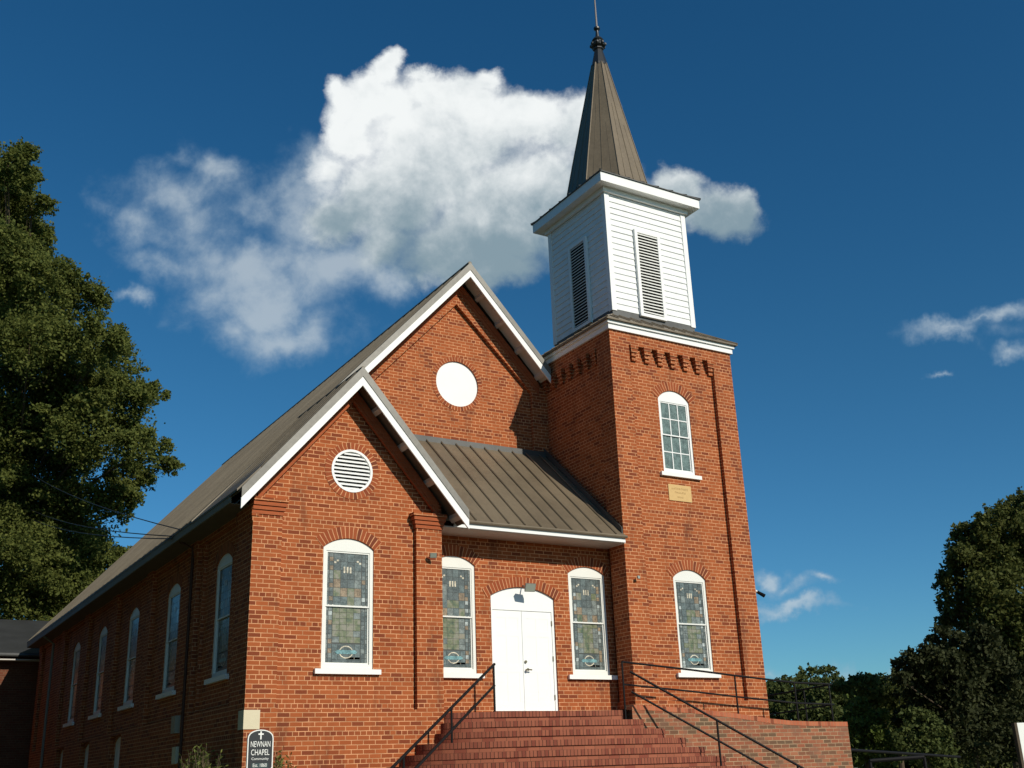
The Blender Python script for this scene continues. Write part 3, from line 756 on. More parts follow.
mb = MB(); mb.box((.03,.85,3.30),(SW+.01,21.2,3.5),'brick'); mb.build('wall_cornice', CH)
for i, s in enumerate(specs):
    make_window(fl, s, SW, seed=10+i, sil_ext=.15, paint='window_paint')
for s in bspec:
    mb = MB(); wall(mb, fl, archpoly(*s), [], 'white_paint', SW+.04)
    wd = mb.build('basement_window', CH); arch_bricks(fl, s[0], s[1], s[3], s[4], wd, SW, .11)
# stones, downspouts, boxes
mb = MB(); mb.box((-.012,-.012,-.335),(.262,.05,-.032),'stone'); mb.box((-.012,.05,-.335),(.03,.27,-.032),'stone'); cs = mb.build('cornerstone', CH)
mb = MB(); mb.tube([(-.36,18.9,3.42),(-.05,18.9,3.2),(-.05,18.9,-.6)], .04, 'fascia_paint', 8); mb.build('downspout', CH)
mb = MB(); mb.tube([(-.30,3.6,3.42),(-.03,3.6,3.3),(-.02,3.62,-2.7)], .03, 'pipe_paint', 8); mb.build('downspout', CH)
mb = MB(); mb.box((-.10,3.85,-.2),(SW,4.12,.12),'box_paint'); mb.build('meter_box', CH)
mb = MB(); mb.box((-.08,3.75,-.75),(SW,4.0,-.45),'stone'); mb.build('meter_box', CH)
# --- porch (shed) roof
PE, PZ, PT = .06, 3.50, 6.03
mb = MB(); x0, x1 = BW-.15, TX0+.02
slab(mb, [(x0,PE,PZ),(x1,PE,PZ),(x1,YN+.02,PT),(x0,YN+.02,PT)], .05, 'roof_metal')
pr = mb.build('porch_roof', CH)
mb = MB(); x = 3.72
while x < TX0-.1:
    mb.tube([(x,PE,PZ+.018),(x,YN,PT+.018)], .017, 'roof_metal', 4); x += .375
mb.build('seam', pr)
mb = MB(); mb.box((BW,YN-.07,PT-.10),(TX0,YN+.0,PT+.05),'flashing'); 
p = [(TX0-.02,PE+.05,PZ+.02),(TX0-.02,YN,PT),(TX0-.02,YN,PT+.16),(TX0-.02,PE+.05,PZ+.18)]
mb.prism(p, (-.02,0,0), 'flashing'); mb.build('flashing_strip', pr)
mb = MB(); mb.box((BW+.30,PE-.03,PZ-.16),(TX0-.02,PE+.01,PZ-.04),'white_paint'); mb.build('fascia', pr)
mb = MB(); mb.tube([(BW+.30,PE-.06,PZ-.045),(TX0-.0,PE-.06,PZ-.045)], .035, 'roof_metal', 8); mb.build('drip_edge', pr)
mb = MB(); mb.box((BW,PE+.01,PZ-.17),(TX0,YD,PZ-.145),'soffit_paint'); mb.build('soffit', pr)

# ------------------------------------------------------------------ text
def text_mesh(body, width, height, mat, name, parent, origin, udir, wn, thick=.003):
    cu = bpy.data.curves.new('t', 'FONT'); cu.body = body; cu.size = 1; cu.extrude = 0
    ob = bpy.data.objects.new('t', cu); COL.objects.link(ob)
    dg = bpy.context.evaluated_depsgraph_get(); me = bpy.data.meshes.new_from_object(ob.evaluated_get(dg))
    bpy.data.objects.remove(ob)
    co = [v.co.copy() for v in me.vertices]
    x0, x1 = min(c.x for c in co), max(c.x for c in co); y0, y1 = min(c.y for c in co), max(c.y for c in co)
    o = Vector(origin); u = Vector(udir)
    for v in me.vertices:
        a = ((v.co.x-x0)/(x1-x0)-.5)*width; c = (v.co.y-y0)/(y1-y0)*height
        v.co = o+u*a+Vector((0,0,1))*c+Vector(wn)*thick
    me.name = name; me.materials.clear(); me.materials.append(MB_[mat])
    ob = bpy.data.objects.new(name, me); COL.objects.link(ob); ob.parent = parent; return ob
# the cut letters on the plaque are worn past reading: three rows of short shallow strokes
rl = random.Random(4)
for z, n_, w_, h_ in ((4.685, 9, .48, .05), (4.60, 6, .32, .045), (4.50, 4, .17, .045)):
    q = MB()
    for k in range(n_):
        x = 9.795-w_/2+w_*(k+.5)/n_; c = w_/n_*.28
        for dx in (-c, c*rl.uniform(.3, 1)): q.box((x+dx-.005, YT+.083, z), (x+dx+.005, YT+.086, z+h_*rl.uniform(.6, 1)), 'plaque_letter')
        zz = z+h_*rl.choice((.1, .5, .9)); q.box((x-c, YT+.0825, zz-.004), (x+c, YT+.0855, zz+.004), 'plaque_letter')
    q.build('lettering', pq)

# ------------------------------------------------------------------ stairs
def zk(k): return -.095-.178*k
xl = [3.66,3.60,3.48,3.10,2.81,2.54]+[2.54-.28*(i+1) for i in range(12)]
xr_ = [7.09,7.53,7.99,8.42,8.80,9.22,9.67]+[9.67+.42*(i+1) for i in range(12)]
NS = 15; NT = 56; YW = -.80
def ring(k, out=0):
    a0, a1 = xl[k], xr_[k]; bb = .12+.30*k+out; pts = []
    for i in range(NT+1):
        t = i/NT; th = math.pi*t
        x = (a0+a1)/2-(a1-a0)/2*math.cos(th); base = .03+(YW+.02-.03)*t
        y = base-bb*math.sin(th)**.85
        pts.append((x, y))
    return pts
ST = thing('stairs', (0,0,0), 'wide fan shaped flight of dark red brick steps up to the white door', 'stairs')
mb = MB(); nose = MB()
for k in range(NS):
    z1, z0 = zk(k), zk(k+1); r = ring(k); ro = ring(k, .03); rn = ring(k+1) if k < NS-1 else ring(k, .3)
    s = 0
    for i in range(NT):
        a, b_, ao, bo = r[i], r[i+1], ro[i], ro[i+1]; l = math.dist(a, b_); ph = (k%2)*.11; zm = z1-.098
        nose.face([(ao[0],ao[1],zm),(bo[0],bo[1],zm),(bo[0],bo[1],z1),(ao[0],ao[1],z1)], 'brick_nose', uv=[(s+ph,.0),(s+l+ph,.0),(s+l+ph,.09),(s+ph,.09)])
        nose.face([(ao[0],ao[1],zm),(bo[0],bo[1],zm),(b_[0],b_[1],zm),(a[0],a[1],zm)], 'brick_nose', uv=[(s,0)]*4)
        mb.face([(a[0],a[1],z0),(b_[0],b_[1],z0),(b_[0],b_[1],zm),(a[0],a[1],zm)], 'brick_step', uv=[(s+ph,-.004),(s+l+ph,-.004),(s+l+ph,.066),(s+ph,.066)])
        c, d = rn[i], rn[i+1]
        if k < NS-1: mb.face([(a[0],a[1],z0),(b_[0],b_[1],z0),(d[0],d[1],z0),(c[0],c[1],z0)], 'brick_step')
        s += l
r = ring(0, .03)
poly = [(x,y,zk(0)) for x, y in r]+[(8.06,YW,zk(0)),(8.06,.10,zk(0)),(8.06,YD,zk(0)),(BW,YD,zk(0)),(BW,.03,zk(0))]
for t in tessellate_polygon([[Vector((p[0],p[1],0)) for p in poly]]): mb.face([poly[i] for i in t], 'brick_step')
mb.build('steps', ST); nose.build('nosing', ST)

# ------------------------------------------------------------------ ramp wall
RM = thing('ramp', (0,0,0), 'weathered brick retaining wall and ramp beside the steps, in front of the tower', 'ramp')
tops = [(7.28,.0),(8.0,-.03),(8.93,-.085),(9.9,-.17),(10.77,-.27),(11.35,-.315),(11.9,-.335),(13.03,-.351)]
mb = MB(); YI = YW+.22; XO = 13.03
outl = [(7.28,ZB),(XO,ZB)]+tops[::-1]
for t in tessellate_polygon([[Vector((a,b,0)) for a,b in outl]]):
    mb.face([(outl[i][0],YW,outl[i][1]-.09) if outl[i][1] > -2 else (outl[i][0],YW,outl[i][1]) for i in t], 'brick_ramp')
mb.face([(7.28,YW,ZB),(7.28,YI,ZB),(7.28,YI,0),(7.28,YW,0)], 'brick_ramp')
mb.face([(XO,YW,ZB),(XO,8,ZB),(XO,8,-1.0),(XO,YW,-.44)], 'brick_ramp')
mb.build('retaining_wall', RM)
mb = MB()
for (a, za), (b, zb) in zip(tops, tops[1:]):
    u = [(a,0),(b,0),(b,.09),(a,.09)]
    mb.face([(a,YW-.006,za-.09),(b,YW-.006,zb-.09),(b,YW-.006,zb),(a,YW-.006,za)], 'brick_arch2', uv=u)
    mb.face([(a,YW-.006,za),(b,YW-.006,zb),(b,YI,zb),(a,YI,za)], 'brick_arch2', uv=[(a,0),(b,0),(b,.22),(a,.22)])
mb.face([(XO+.004,YW,-.44),(XO+.004,8,-1.09),(XO+.004,8,-1.0),(XO+.004,YW,-.351)], 'brick_arch2')
MB_['brick_arch2'] = brickmat('wall_cap_rowlock', (.40,.115,.055), (.46,.15,.07), (.40,.22,.12), bw=.09, rh=.5, ms=.005, sq=0, darkamt=.15, offset=0, off=(0,.1,0), stain=.45)
mb.build('wall_cap', RM)
mb = MB()
for (a, za), (b, zb) in zip(tops, tops[1:]): mb.face([(a,YI,za-.06),(b,YI,zb-.06),(b,YT,zb-.06),(a,YT,za-.06)], 'concrete')
mb.face([(11.0,YT-.01,-.385),(XO,YT-.01,-.42),(XO,8,-1.05),(TX1,8,-1.05)], 'concrete'); mb.build('ramp_surface', RM)

# ------------------------------------------------------------------ railings
def rail_part(parent, name, pts, r=.022): 
    q = MB(); q.tube(pts, r, 'iron', 8); return q.build(name, parent)
# left handrail
LR = thing('handrail', (0,0,0), 'black iron handrail on the left side of the brick steps', 'handrail', 'iron railings at the entrance steps')
A0 = Vector((4.87,.23,.80)); D0 = Vector((3.50,-.60,-.04))-Vector((4.87,.23,.80))
t_end = 2.55
rail_part(LR, 'top_rail', [A0-D0*.015, A0+D0*t_end], .026)
lo = Vector((0,0,-.38))
rail_part(LR, 'lower_rail', [A0+lo, A0+lo+D0*t_end], .024)
for t, zb in ((.01,-.1),(1.0,-.95),(1.95,-1.8)):
    p = A0+D0*t; rail_part(LR, 'post', [(p.x,p.y,p.z),(p.x,p.y,zb)], .021)
# right handrail
RR = thing('handrail', (0,0,0), 'black iron handrail on the right side of the brick steps against the weathered wall', 'handrail', 'iron railings at the entrance steps')
YR = -.98
T0 = Vector((7.20,-.92,.60)); T1 = T0.lerp(Vector((9.718,-2.657,-1.263)), 1.45)
rail_part(RR, 'top_rail', [T0, T1], .022); rail_part(RR, 'lower_rail', [T0+Vector((0,0,-.37)), T1+Vector((0,0,-.37))], .020)
for t, h in ((.351,.87),(.665,.9),(.985,.9)):
    p = T0.lerp(T1, t); rail_part(RR, 'post', [p, p+Vector((0,0,-h))], .020)
# ramp railing
PR = thing('ramp_railing', (0,0,0), 'black iron railing along the ramp in front of the tower, turning back beside it', 'railing', 'iron railings at the entrance steps')
YY = YW+.10
top = [(7.10,YY-.12,.79),(7.5,YY,.78),(8.9,YY,.68),(10.04,YY,.585),(11.72,YY,.46),(12.70,YY,.44),(12.86,YY+.05,.44)]
rail_part(PR, 'top_rail', top+[(12.92,1.4,.355),(12.92,7.5,-.15)], .020)
rail_part(PR, 'lower_rail', [(x,y,z-.42) for x,y,z in top]+[(12.92,1.4,-.065),(12.92,7.5,-.55)], .018)
for (x, y, z), zb in (((7.10,YY-.12,.79),-.27),((10.04,YY,.585),-.22),((11.70,YY,.46),-.33),((12.72,YY,.44),-.35),((12.92,.25,.42),-.45),((12.92,2.6,.25),-.7),((12.92,5.2,.04),-.9)):
    rail_part(PR, 'post', [(x,y,z),(x,y,zb)], .018)
# low rail further off on the right
FR = thing('fence_rail', (0,0,0), 'low dark metal rail in front of the shaded trees at the right', 'railing')
def at(u, v, D): return CAM+(fwd+rt*((u-512)/F_PX)+up*((384-v)/F_PX))*D
a, b_, c_ = at(870,761,27), at(905,758,27), at(924,757,27)
rail_part(FR, 'top_rail', [at(830,751,24), at(851,750,26), at(960,757,30)], .035)
rail_part(FR, 'lower_rail', [a, c_], .05)
for p in (a, c_): rail_part(FR, 'post', [p, (p.x,p.y,ZG)], .04)

# ------------------------------------------------------------------ lamps and camera
def flood(name, loc, s, label, aim, wallp, grp=None):
    t = thing(name, loc, label, 'floodlight', grp); q = MB()
    A_ = Vector(loc); aim = Vector(aim).normalized(); side = aim.cross(Vector((0,0,1))).normalized(); u_ = side.cross(aim)
    def bx(c, hx, hy, hz, k, mat, mb_):
        p = []
        for dz_, kk in ((-1,1),(1,k)):
            for sx, sy in ((-1,-1),(1,-1),(1,1),(-1,1)): p.append(c+side*hx*sx*kk+u_*hy*sy*kk+aim*hz*dz_)
        mb_.hexa(p, mat)
    bx(A_, s*.55, s*.42, s*.22, 1.25, 'lamp_metal', q); q.build('housing', t)
    q = MB(); bx(A_+aim*s*.235, s*.62, s*.46, s*.015, 1.0, 'lamp_glass', q); q.build('lens', t)
    q = MB(); q.tube([A_, A_-Vector((0,0,s*.2))*0+Vector((0,s*.35,0)), Vector(wallp)], s*.08, 'lamp_metal', 6); q.build('bracket', t)
    return t
flood('floodlight', (5.90,YD-.26,2.36), .165, 'grey floodlight fixed over the white double door', (-.15,-1,-.55), (5.90,YD+.02,2.44))
t = flood('floodlight', (3.42,-.14,2.72), .09, 'small grey spotlight on the brick pilaster left of the entrance', (-.5,-1,-.5), (3.42,0,2.76))
t = flood('floodlight', (8.30,YT-.10,2.62), .06, 'tiny grey spotlight on the tower wall left of its stained glass window', (.3,-1,.1), (8.30,YT,2.62))
SC = thing('security_camera', (0,0,0), 'small white bullet camera bracketed off the right side of the brick tower', 'security camera')
q = MB(); q.tube([(TX1,.30,2.60),(TX1+.10,.28,2.58),(TX1+.21,.24,2.52)], .030, 'white_paint', 8); q.build('bracket', SC)
q = MB(); q.tube([(TX1+.18,.26,2.54),(TX1+.26,.12,2.43)], [.035,.045], 'iron', 10); q.build('body', SC)

# ------------------------------------------------------------------ chapel sign
SG = thing('chapel_sign', (0,0,0), 'small black arched sign with white cross and lettering in front of the brick corner', 'sign')
sy = -1.0; cx_ = -.045; hw = .205; zt = -.39; zsp = -.53; zbt = -1.02
def signpoly(hw, zt, zsp, zb, ins=0):
    pts = [(cx_-hw, zb+.06),(cx_-hw*.8, zb+.02),(cx_-hw*.5,zb),(cx_+hw*.5,zb),(cx_+hw*.8,zb+.02),(cx_+hw, zb+.06),(cx_+hw, zsp)]
    for k in range(1, 12):
        th = math.pi*k/12; pts.append((cx_+hw*math.cos(th), zsp+(zt-zsp)*math.sin(th)**.8))
    return pts+[(cx_-hw, zsp)]
q = MB(); wall(q, front(sy), signpoly(hw, zt, zsp, zbt), [signpoly(hw-.016, zt-.015, zsp, zbt+.016)], 'sign_white', 0, .004, thick=.04)
bd = q.build('board_frame', SG)
q = MB(); wall(q, front(sy), signpoly(hw-.015, zt-.014, zsp, zbt+.015), [], 'sign_black', .003); wall(q, front(sy), [(cx_-.13,-.99),(cx_+.13,-.99),(cx_+.13,-.88),(cx_-.13,-.88)], [], 'sign_green', .0015)
bf = q.build('board', SG)
q = MB(); q.box((cx_-.011,sy-.004,-.535),(cx_+.011,sy+.002,-.415),'sign_white'); q.box((cx_-.042,sy-.005,-.468),(cx_+.042,sy+.001,-.446),'sign_white'); q.build('cross', bf)
for body, z, w_, h_ in (('NEWNAN',-.645,.31,.085),('CHAPEL',-.765,.29,.085),('Community',-.845,.27,.048),('Est. 1860',-.935,.22,.05)):
    text_mesh(body, w_, h_, 'sign_white', 'lettering', bf, (cx_,sy,z), (1,0,0), (0,-1,0), .003)
q = MB(); q.box((cx_-.03,sy+.01,ZG),(cx_+.03,sy+.05,-1.0),'sign_white'); q.build('post', SG)

# ------------------------------------------------------------------ white board at the right edge
WS = thing('white_sign', (0,0,0), 'white board with faint red lettering cut off at the right edge of the view', 'sign')
tl = at(1013.5, 723, 13.0); ud = (rt*.93+fwd*.35); ud.z = 0; ud.normalize(); nd = Vector((ud.y,-ud.x,0))
def sgp(a, z, w=0): p = tl+ud*a+nd*(-w); return (p.x, p.y, tl.z+z)
q = MB(); p = [sgp(0,-1.0,0), sgp(1.1,-1.0,0), sgp(1.1,-1.0,-.04), sgp(0,-1.0,-.04), sgp(0,0,0), sgp(1.1,0,0), sgp(1.1,0,-.04), sgp(0,0,-.04)]
q.hexa(p, 'sign_white'); wb = q.build('board', WS)
q = MB()
for (ca, cz, ro_, a0_, a1_) in ((.20,-.20,.085,20,330),):
    for k in range(18):
        t0, t1 = R_(a0_+(a1_-a0_)*k/18), R_(a0_+(a1_-a0_)*(k+1)/18)
        q.face([sgp(ca+ro_*math.cos(t0), cz+ro_*math.sin(t0), .004), sgp(ca+ro_*math.cos(t1), cz+ro_*math.sin(t1), .004), sgp(ca+(ro_-.03)*math.cos(t1), cz+(ro_-.03)*math.sin(t1), .004), sgp(ca+(ro_-.03)*math.cos(t0), cz+(ro_-.03)*math.sin(t0), .004)], 'sign_red')
q.face([sgp(.12,-.05,.004), sgp(.5,-.05,.004), sgp(.5,-.03,.004), sgp(.12,-.03,.004)], 'sign_red')
q.build('lettering', wb)
q = MB(); q.hexa([sgp(-.01,ZG-tl.z,-.02), sgp(-.05,ZG-tl.z,-.02), sgp(-.05,ZG-tl.z,-.07), sgp(-.01,ZG-tl.z,-.07), sgp(-.015,-.0,-.02), sgp(-.055,-.0,-.02), sgp(-.055,-.0,-.07), sgp(-.015,-.0,-.07)], 'wood_post'); q.build('post', WS)
q = MB(); q.hexa([sgp(1.11,ZG-tl.z,-.02), sgp(1.15,ZG-tl.z,-.02), sgp(1.15,ZG-tl.z,-.07), sgp(1.11,ZG-tl.z,-.07), sgp(1.11,-.0,-.02), sgp(1.15,-.0,-.02), sgp(1.15,-.0,-.07), sgp(1.11,-.0,-.07)], 'wood_post'); q.build('post', WS)

# ------------------------------------------------------------------ annex behind on the left
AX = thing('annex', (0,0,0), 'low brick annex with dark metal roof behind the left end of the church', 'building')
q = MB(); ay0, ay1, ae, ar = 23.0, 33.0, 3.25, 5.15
q.box((-22,ay0,ZB),(3,ay1,ae),'brick_shaded'); q.build('wall', AX)
q = MB(); ym = 28.0
q.prism([(-22.4,ay0-.5,ae+.05),(3.2,ay0-.5,ae+.05),(3.2,ym,ar),(-22.4,ym,ar)], (0,0,-.08), 'annex_metal'); q.prism([(-22.4,ym,ar),(3.2,ym,ar),(3.2,ay1+.5,ae),(-22.4,ay1+.5,ae)], (0,0,-.08), 'annex_metal')
rf = q.build('roof', AX)
q = MB(); q.tube([(-22.4,ay0-.52,ae-.02),(3.2,ay0-.52,ae-.02)], .05, 'flashing', 6); q.build('gutter', rf)
q = MB(); q.box((-22,ay0-.45,ae-.18),(3,ay0-.02,ae-.14),'soffit_paint'); q.build('soffit', AX)

# ------------------------------------------------------------------ overhead wires
for i, (p0, uv) in enumerate((((-.42,3.15,3.56),(20,470)),((-.42,3.7,3.54),(20,508)),((-.42,3.75,3.50),(20,518)))):
    e = at(uv[0], uv[1]-4, 49); s0 = Vector(p0); pts = []
    for k in range(15):
        t = k/14; p = s0.lerp(e, t); p.z -= 1.1*t*(1-t); pts.append(p)
    q = MB(); q.tube(pts, .012, 'wire_black', 5)
    tag(q.build('overhead_wire'), ['topmost black wire running from the church eave to the tall tree','middle black wire running from the church eave to the tall tree','lowest black wire running from the church eave to the tall tree'][i], 'wire', 'service wires at the eave')

# ------------------------------------------------------------------ trees
rng = np.random.default_rng(11)
def leaves(name, parent, clumps, per, size, mat, flat=.5, shell=.55, elong=1.5, sub=7, twigs=9):
    cs = []; more = []
    for (c, r, k) in clumps:
        more.append((c, tuple(q*.86 for q in r), k*.75))
        for j in range(sub):
            d = rng.normal(size=3); d[2] = abs(d[2])*.8+d[2]*.2; d /= np.linalg.norm(d); f = rng.uniform(.22,.42)
            more.append((tuple(np.array(c)+d*np.array(r)*rng.uniform(.7,1.08)), tuple(q*f for q in r), k*1.25))
        for j in range(twigs):   # sprays of leaves standing off the clump on twigs
            d = rng.normal(size=3); d[2] = d[2]*.7+.25; d /= np.linalg.norm(d); f = rng.uniform(.09,.17); o_ = np.array(c)+d*np.array(r)*rng.uniform(.95,1.28)
            more.append((tuple(o_), tuple(q*f*(.6+abs(e)*1.3) for q, e in zip(r, d)), k*.9))
    clumps = more
    
    for (c, r, k) in clumps:
        n = int(per*k*(r[0]*r[1]*r[2])**(2/3)); d = rng.normal(size=(n,3)); d /= np.linalg.norm(d, axis=1)[:,None]
        rad = (shell+(1-shell)*rng.random(n)**.6)*(1+rng.normal(size=n)*.07)
        # lumpy surface
        ph = rng.random(6)*6.28; lump = 1+.24*np.sin(d[:,0]*5+ph[0])*np.sin(d[:,1]*5+ph[1])+.20*np.sin(d[:,2]*8+ph[2]+d[:,0]*6)+.14*np.sin(d[:,1]*13+ph[3])*np.sin(d[:,2]*12+ph[4])
        cs.append(np.array(c)+d*(rad*lump)[:,None]*np.array(r))
    P_ = np.concatenate(cs); n = len(P_)
    nr_ = rng.normal(size=(n,3)); nr_[:,2] += flat; nr_ /= np.linalg.norm(nr_, axis=1)[:,None]
    t = np.cross(nr_, rng.normal(size=(n,3))); t /= np.linalg.norm(t, axis=1)[:,None]; bt = np.cross(nr_, t)
    s = size*(.6+.8*rng.random(n))[:,None]
    v = np.stack([P_-t*s*elong/2, P_+bt*s*.5, P_+t*s*elong/2, P_-bt*s*.5], 1).reshape(-1,3)
    me = bpy.data.meshes.new(name); me.vertices.add(4*n); me.vertices.foreach_set('co', v.ravel())
    me.loops.add(4*n); me.loops.foreach_set('vertex_index', np.arange(4*n, dtype=np.int32))
    me.polygons.add(n); me.polygons.foreach_set('loop_start', np.arange(0, 4*n, 4, dtype=np.int32))
    at_ = me.attributes.new('rnd', 'FLOAT', 'FACE')
    at_.data.foreach_set('value', np.clip(.5+.22*rng.normal(size=n), 0, 1).astype(np.float32))
    me.materials.append(MB_[mat]); me.update(calc_edges=True); me.validate()
    o = bpy.data.objects.new(name, me); COL.objects.link(o)
    if parent: o.parent = parent
    return o
def limbs(parent, base, fork, clumps, r0, mat='bark', every=1):
    q = MB(); b0 = Vector(base); f = Vector(fork); mid = b0.lerp(f, .5)+Vector((.1,.05,0))
    q.tube([b0, mid, f], [r0*1.25, r0, r0*.75], mat, 10); q.build('trunk', parent)
    for i, (c, r, k) in enumerate(clumps[::every]):
        c = Vector(c); q = MB(); m1 = f.lerp(c, .4)+Vector((0,0,.08*(c-f).length)); d = f if c.z >= f.z else b0.lerp(f, .8)
        q.tube([d, m1, c, c+(c-m1).normalized()*min(r)*.35], [r0*.42, r0*.26, r0*.13, r0*.04], mat, 6)
        for j in range(4):
            dr = Vector(rng.normal(size=3)); dr.normalize(); e = c+Vector((dr.x*r[0], dr.y*r[1], dr.z*r[2]))*.6
            q.tube([m1.lerp(c, .7), m1.lerp(e, .75)+Vector((0,0,.1)), e], [r0*.10, r0*.06, r0*.02], mat, 4)
        q.build('limb', parent)
def at_ground(u, D):
    p = at(u, 780, D); return (p.x, p.y, ZG)
def clump_px(lst, D, jitter=2.0):
    out = []
    for (u, v, ru, rv) in lst:
        d = D+rng.uniform(-jitter, jitter); p = at(u, v, d); k = d/F_PX
        out.append(((p.x,p.y,p.z), (ru*k, (ru+rv)*.5*k, rv*k), 1.0))
    return out
# tall tree on the left
LT = thing('tall_tree', (0,0,0), 'tall olive green broadleaf tree rising behind the left end of the church roof', 'tree')
lst = [(8,168,26,26),(32,205,22,14),(-20,200,40,40),(-15,270,60,45),(30,275,38,30),(70,305,34,28),(30,340,60,42),(95,345,28,28),(115,362,30,24),(65,390,50,40),(120,405,34,30),
       (10,420,60,48),(148,395,16,12),(90,440,48,36),(140,452,28,22),(166,466,16,10),(30,480,60,44),(95,500,40,30),(130,480,22,20),(60,540,55,38),(100,560,28,26),(0,560,60,50),(40,600,58,30),(85,596,30,20),(10,610,50,30),(125,512,10,14)]
cl = clump_px(lst, 46, 3.0); base = at_ground(10, 47); fork = at(8, 560, 47)
limbs(LT, base, tuple(fork), cl, .22)
cl = cl+clump_px([(5,222,30,30),(14,240,34,26),(-5,200,40,40),(15,262,40,30),(0,330,50,50),(40,345,34,34),(30,430,50,44),(10,520,60,50),(90,400,26,26),(70,580,40,30)], 47, 1.0)
leaves('crown', LT, cl, 2700, .09, 'oak_leaf', .4, .35)
# dark trees on the right
def tree_px(label, name, lst, D, per, size, mat, r0, jit=1.5, forkv=None, u0=None, group=None, shell=.5):
    t = thing(name, (0,0,0), label, 'tree', group)
    cl = clump_px(lst, D, jit); uu = u0 if u0 else sum(l[0] for l in lst)/len(lst)
    vv = forkv or max(l[1] for l in lst); limbs(t, at_ground(uu, D), tuple(at(uu, vv, D)), cl, r0, every=1)
    leaves('crown', t, cl, per, size, mat, .5, shell); return t
G2 = 'trees beyond the ramp at the right'
tree_px('largest tree, dark with olive patches, standing tall at the right edge', 'broadleaf_tree',
  [(1016,518,26,20),(992,526,20,15),(966,534,18,11),(1030,560,50,45),(982,563,28,26),(953,594,15,20),(966,622,22,18),(1000,610,40,35),(1035,640,45,50),(985,580,40,40),(1010,560,40,40),(1000,650,45,40),(951,577,9,13),(950,614,9,15),(1020,700,40,40)],
  39, 2600, .09, 'dark_leaf', .16, 1.6, 735, 1015, G2, .3)
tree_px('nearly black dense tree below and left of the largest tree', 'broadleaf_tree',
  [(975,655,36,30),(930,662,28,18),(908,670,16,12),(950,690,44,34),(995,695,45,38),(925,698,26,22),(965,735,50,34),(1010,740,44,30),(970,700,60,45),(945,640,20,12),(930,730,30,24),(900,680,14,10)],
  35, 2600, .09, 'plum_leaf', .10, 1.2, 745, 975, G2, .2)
tree_px('broad dark green tree directly left of the largest dark tree, near the ramp rail', 'broadleaf_tree', [(885,705,38,22),(905,730,36,26),(860,690,24,14),(930,745,26,22),(915,712,22,14)], 44, 1500, .12, 'dark_leaf', .13, 1.2, 750, 900, G2)
tree_px('sunlit yellow-green tree between the ramp wall end and the dark trees', 'young_tree', [(862,718,16,20),(872,735,20,22),(858,750,24,18),(880,752,20,16)], 36, 2600, .085, 'bright_leaf', .14, .6, 758, 868, G2)
tree_px('small bush-like tree with lit top, beneath the largest dark tree', 'young_tree', [(918,718,16,12),(930,732,18,16),(938,752,18,18),(912,745,16,18)], 33, 2600, .08, 'mid_leaf', .13, .6, 758, 926, G2)
tree_px('feathery tree showing its open crown above the corner of the ramp railing', 'open_tree', [(810,674,12,8),(826,672,10,6),(798,680,10,6),(815,684,16,8),(836,680,8,6)], 72, 420, .16, 'mid_leaf', .2, 1.0, 700, 812, G2, .2)
tree_px('low round tree behind the returning ramp rail, next to the tower', 'broadleaf_tree', [(785,700,24,18),(775,720,26,24),(800,712,22,20),(770,735,22,22)], 55, 1300, .14, 'mid_leaf', .12, 1.2, 740, 785, G2)
tree_px('wide green tree behind the end of the brick ramp wall', 'broadleaf_tree', [(830,708,26,22),(850,705,20,18),(815,722,26,22),(845,732,28,26),(822,745,28,22)], 52, 1300, .135, 'mid_leaf', .12, 1.2, 745, 833, G2)
tree_px('distant tree with ragged top between the open crown and the dark trees', 'broadleaf_tree', [(850,692,14,10),(870,690,18,12),(892,690,16,10),(880,702,30,16),(846,700,12,10)], 66, 1000, .16, 'dark_leaf', .12, 1.2, 715, 870, G2)
tree_px('slim distant tree whose thin crown rises right beside the tower edge', 'open_tree', [(772,688,9,7),(783,684,9,7),(778,700,16,12)], 75, 600, .18, 'dark_leaf', .2, 1.0, 715, 778, G2, .2)
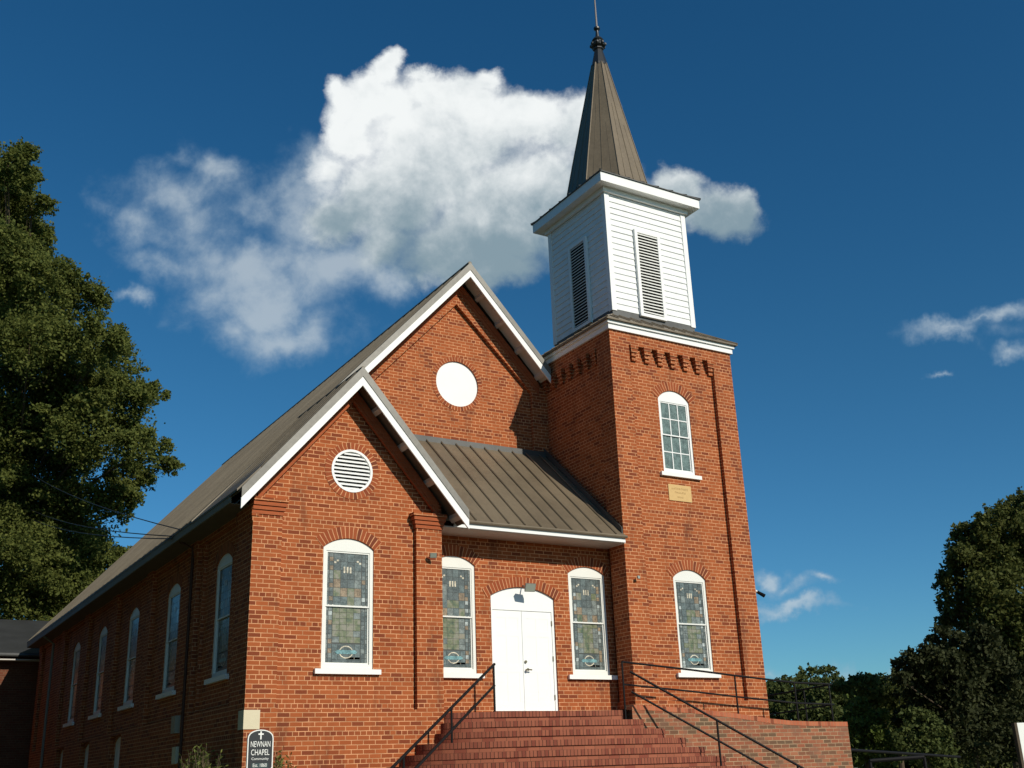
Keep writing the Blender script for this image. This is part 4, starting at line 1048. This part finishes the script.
# unseen trees added west of the church to deepen shade on its left wall
for i, (x, y, h, lab) in enumerate(((-8.6, 17, 11, 'nearest added shade tree facing the rear windows of the long side wall'), (-9.2, 10, 11, 'low spreading added shade tree facing the middle windows of the long side wall'), (-13.5, -5, 14, 'big added shade tree beside the street corner west of the church'), (-13, 3.5, 17, 'broad added shade tree across from the front end of the long side wall'), (-13, 12, 18, 'tall added shade tree across from the middle of the long side wall'), (-12.5, 20, 17, 'dense added shade tree next to the annex roof'))):
    t = thing('added_shade_tree', (0,0,0), lab, 'tree', 'added shade trees out of view along the west side')
    cl = [((x+rng.uniform(-2.5,2.5)*(1 if x < -10 else .5), y+rng.uniform(-3.5,3.5), ZG+h*rng.uniform(.25,.95)), (2.4,2.6,2.0), 1.0) for k in range(18)]
    limbs(t, (x,y,ZG), (x,y,ZG+h*.35), cl, .35); leaves('crown', t, cl, 260, .38, 'mid_leaf', .4, .4)
# far wood that closes the horizon
cl = []
for i in range(60):
    a = rng.uniform(-.9, 1.5); D = rng.uniform(105, 170); hgt_ = rng.uniform(2.4, 4.6)
    x, y = CAM.x+D*math.sin(a+.3), CAM.y+D*math.cos(a+.3); cl.append(((x, y, ZG+hgt_*.55), (7, 5, hgt_*.75), 1.0))
fo = leaves('far_wood', None, cl, 55, .75, 'dark_leaf', .3, .3); tag(fo, 'line of far dark woodland low on the horizon', 'woodland', kind='stuff')
# shrubs
def shrub(label, c, rx, ry, h, n, seed):
    t = thing('shrub', c, label, 'shrub', 'shrubs at the foot of the church'); rd = random.Random(seed); q = MB(); st_ = MB()
    for i in range(n):
        x, y = c[0]+rd.gauss(0, rx*.45), c[1]+rd.gauss(0, ry*.45); hh = h*rd.uniform(.55, 1)*max(.3, 1-abs(x-c[0])/rx*.5-abs(y-c[1])/ry*.3)
        dx, dy = rd.gauss(0,.10), rd.gauss(0,.10); prev = Vector((x,y,c[2])); 
        st_.tube([prev, (x+dx,y+dy,c[2]+hh)], [.008,.003], 'bark', 3, False)
        for k in range(16):
            tt = .25+.75*k/15; p = Vector((x+dx*tt, y+dy*tt, c[2]+hh*tt)); a = rd.uniform(0, 6.28); ln = rd.uniform(.05,.12)
            d = Vector((math.cos(a), math.sin(a), rd.uniform(.1,1.1))).normalized()*ln; s_ = d.cross(Vector((rd.random(),rd.random(),rd.random()))).normalized()*.013
            q.face([p, p+d*.5+s_, p+d, p+d*.5-s_], 'shrub_leaf')
    o = q.build('foliage', t); me = o.data; at_ = me.attributes.new('rnd','FLOAT','FACE'); at_.data.foreach_set('value', [rd.random() for _ in me.polygons])
    st_.build('stem', t)
shrub('leafy green shrub at the shaded side wall left of the chapel sign', (-.38,1.05,-1.95), .40, 1.2, 1.48, 480, 3)
shrub('small green shrub against the brick wall right of the chapel sign', (.36,-.50,-1.8), .35, .3, 1.25, 130, 5)
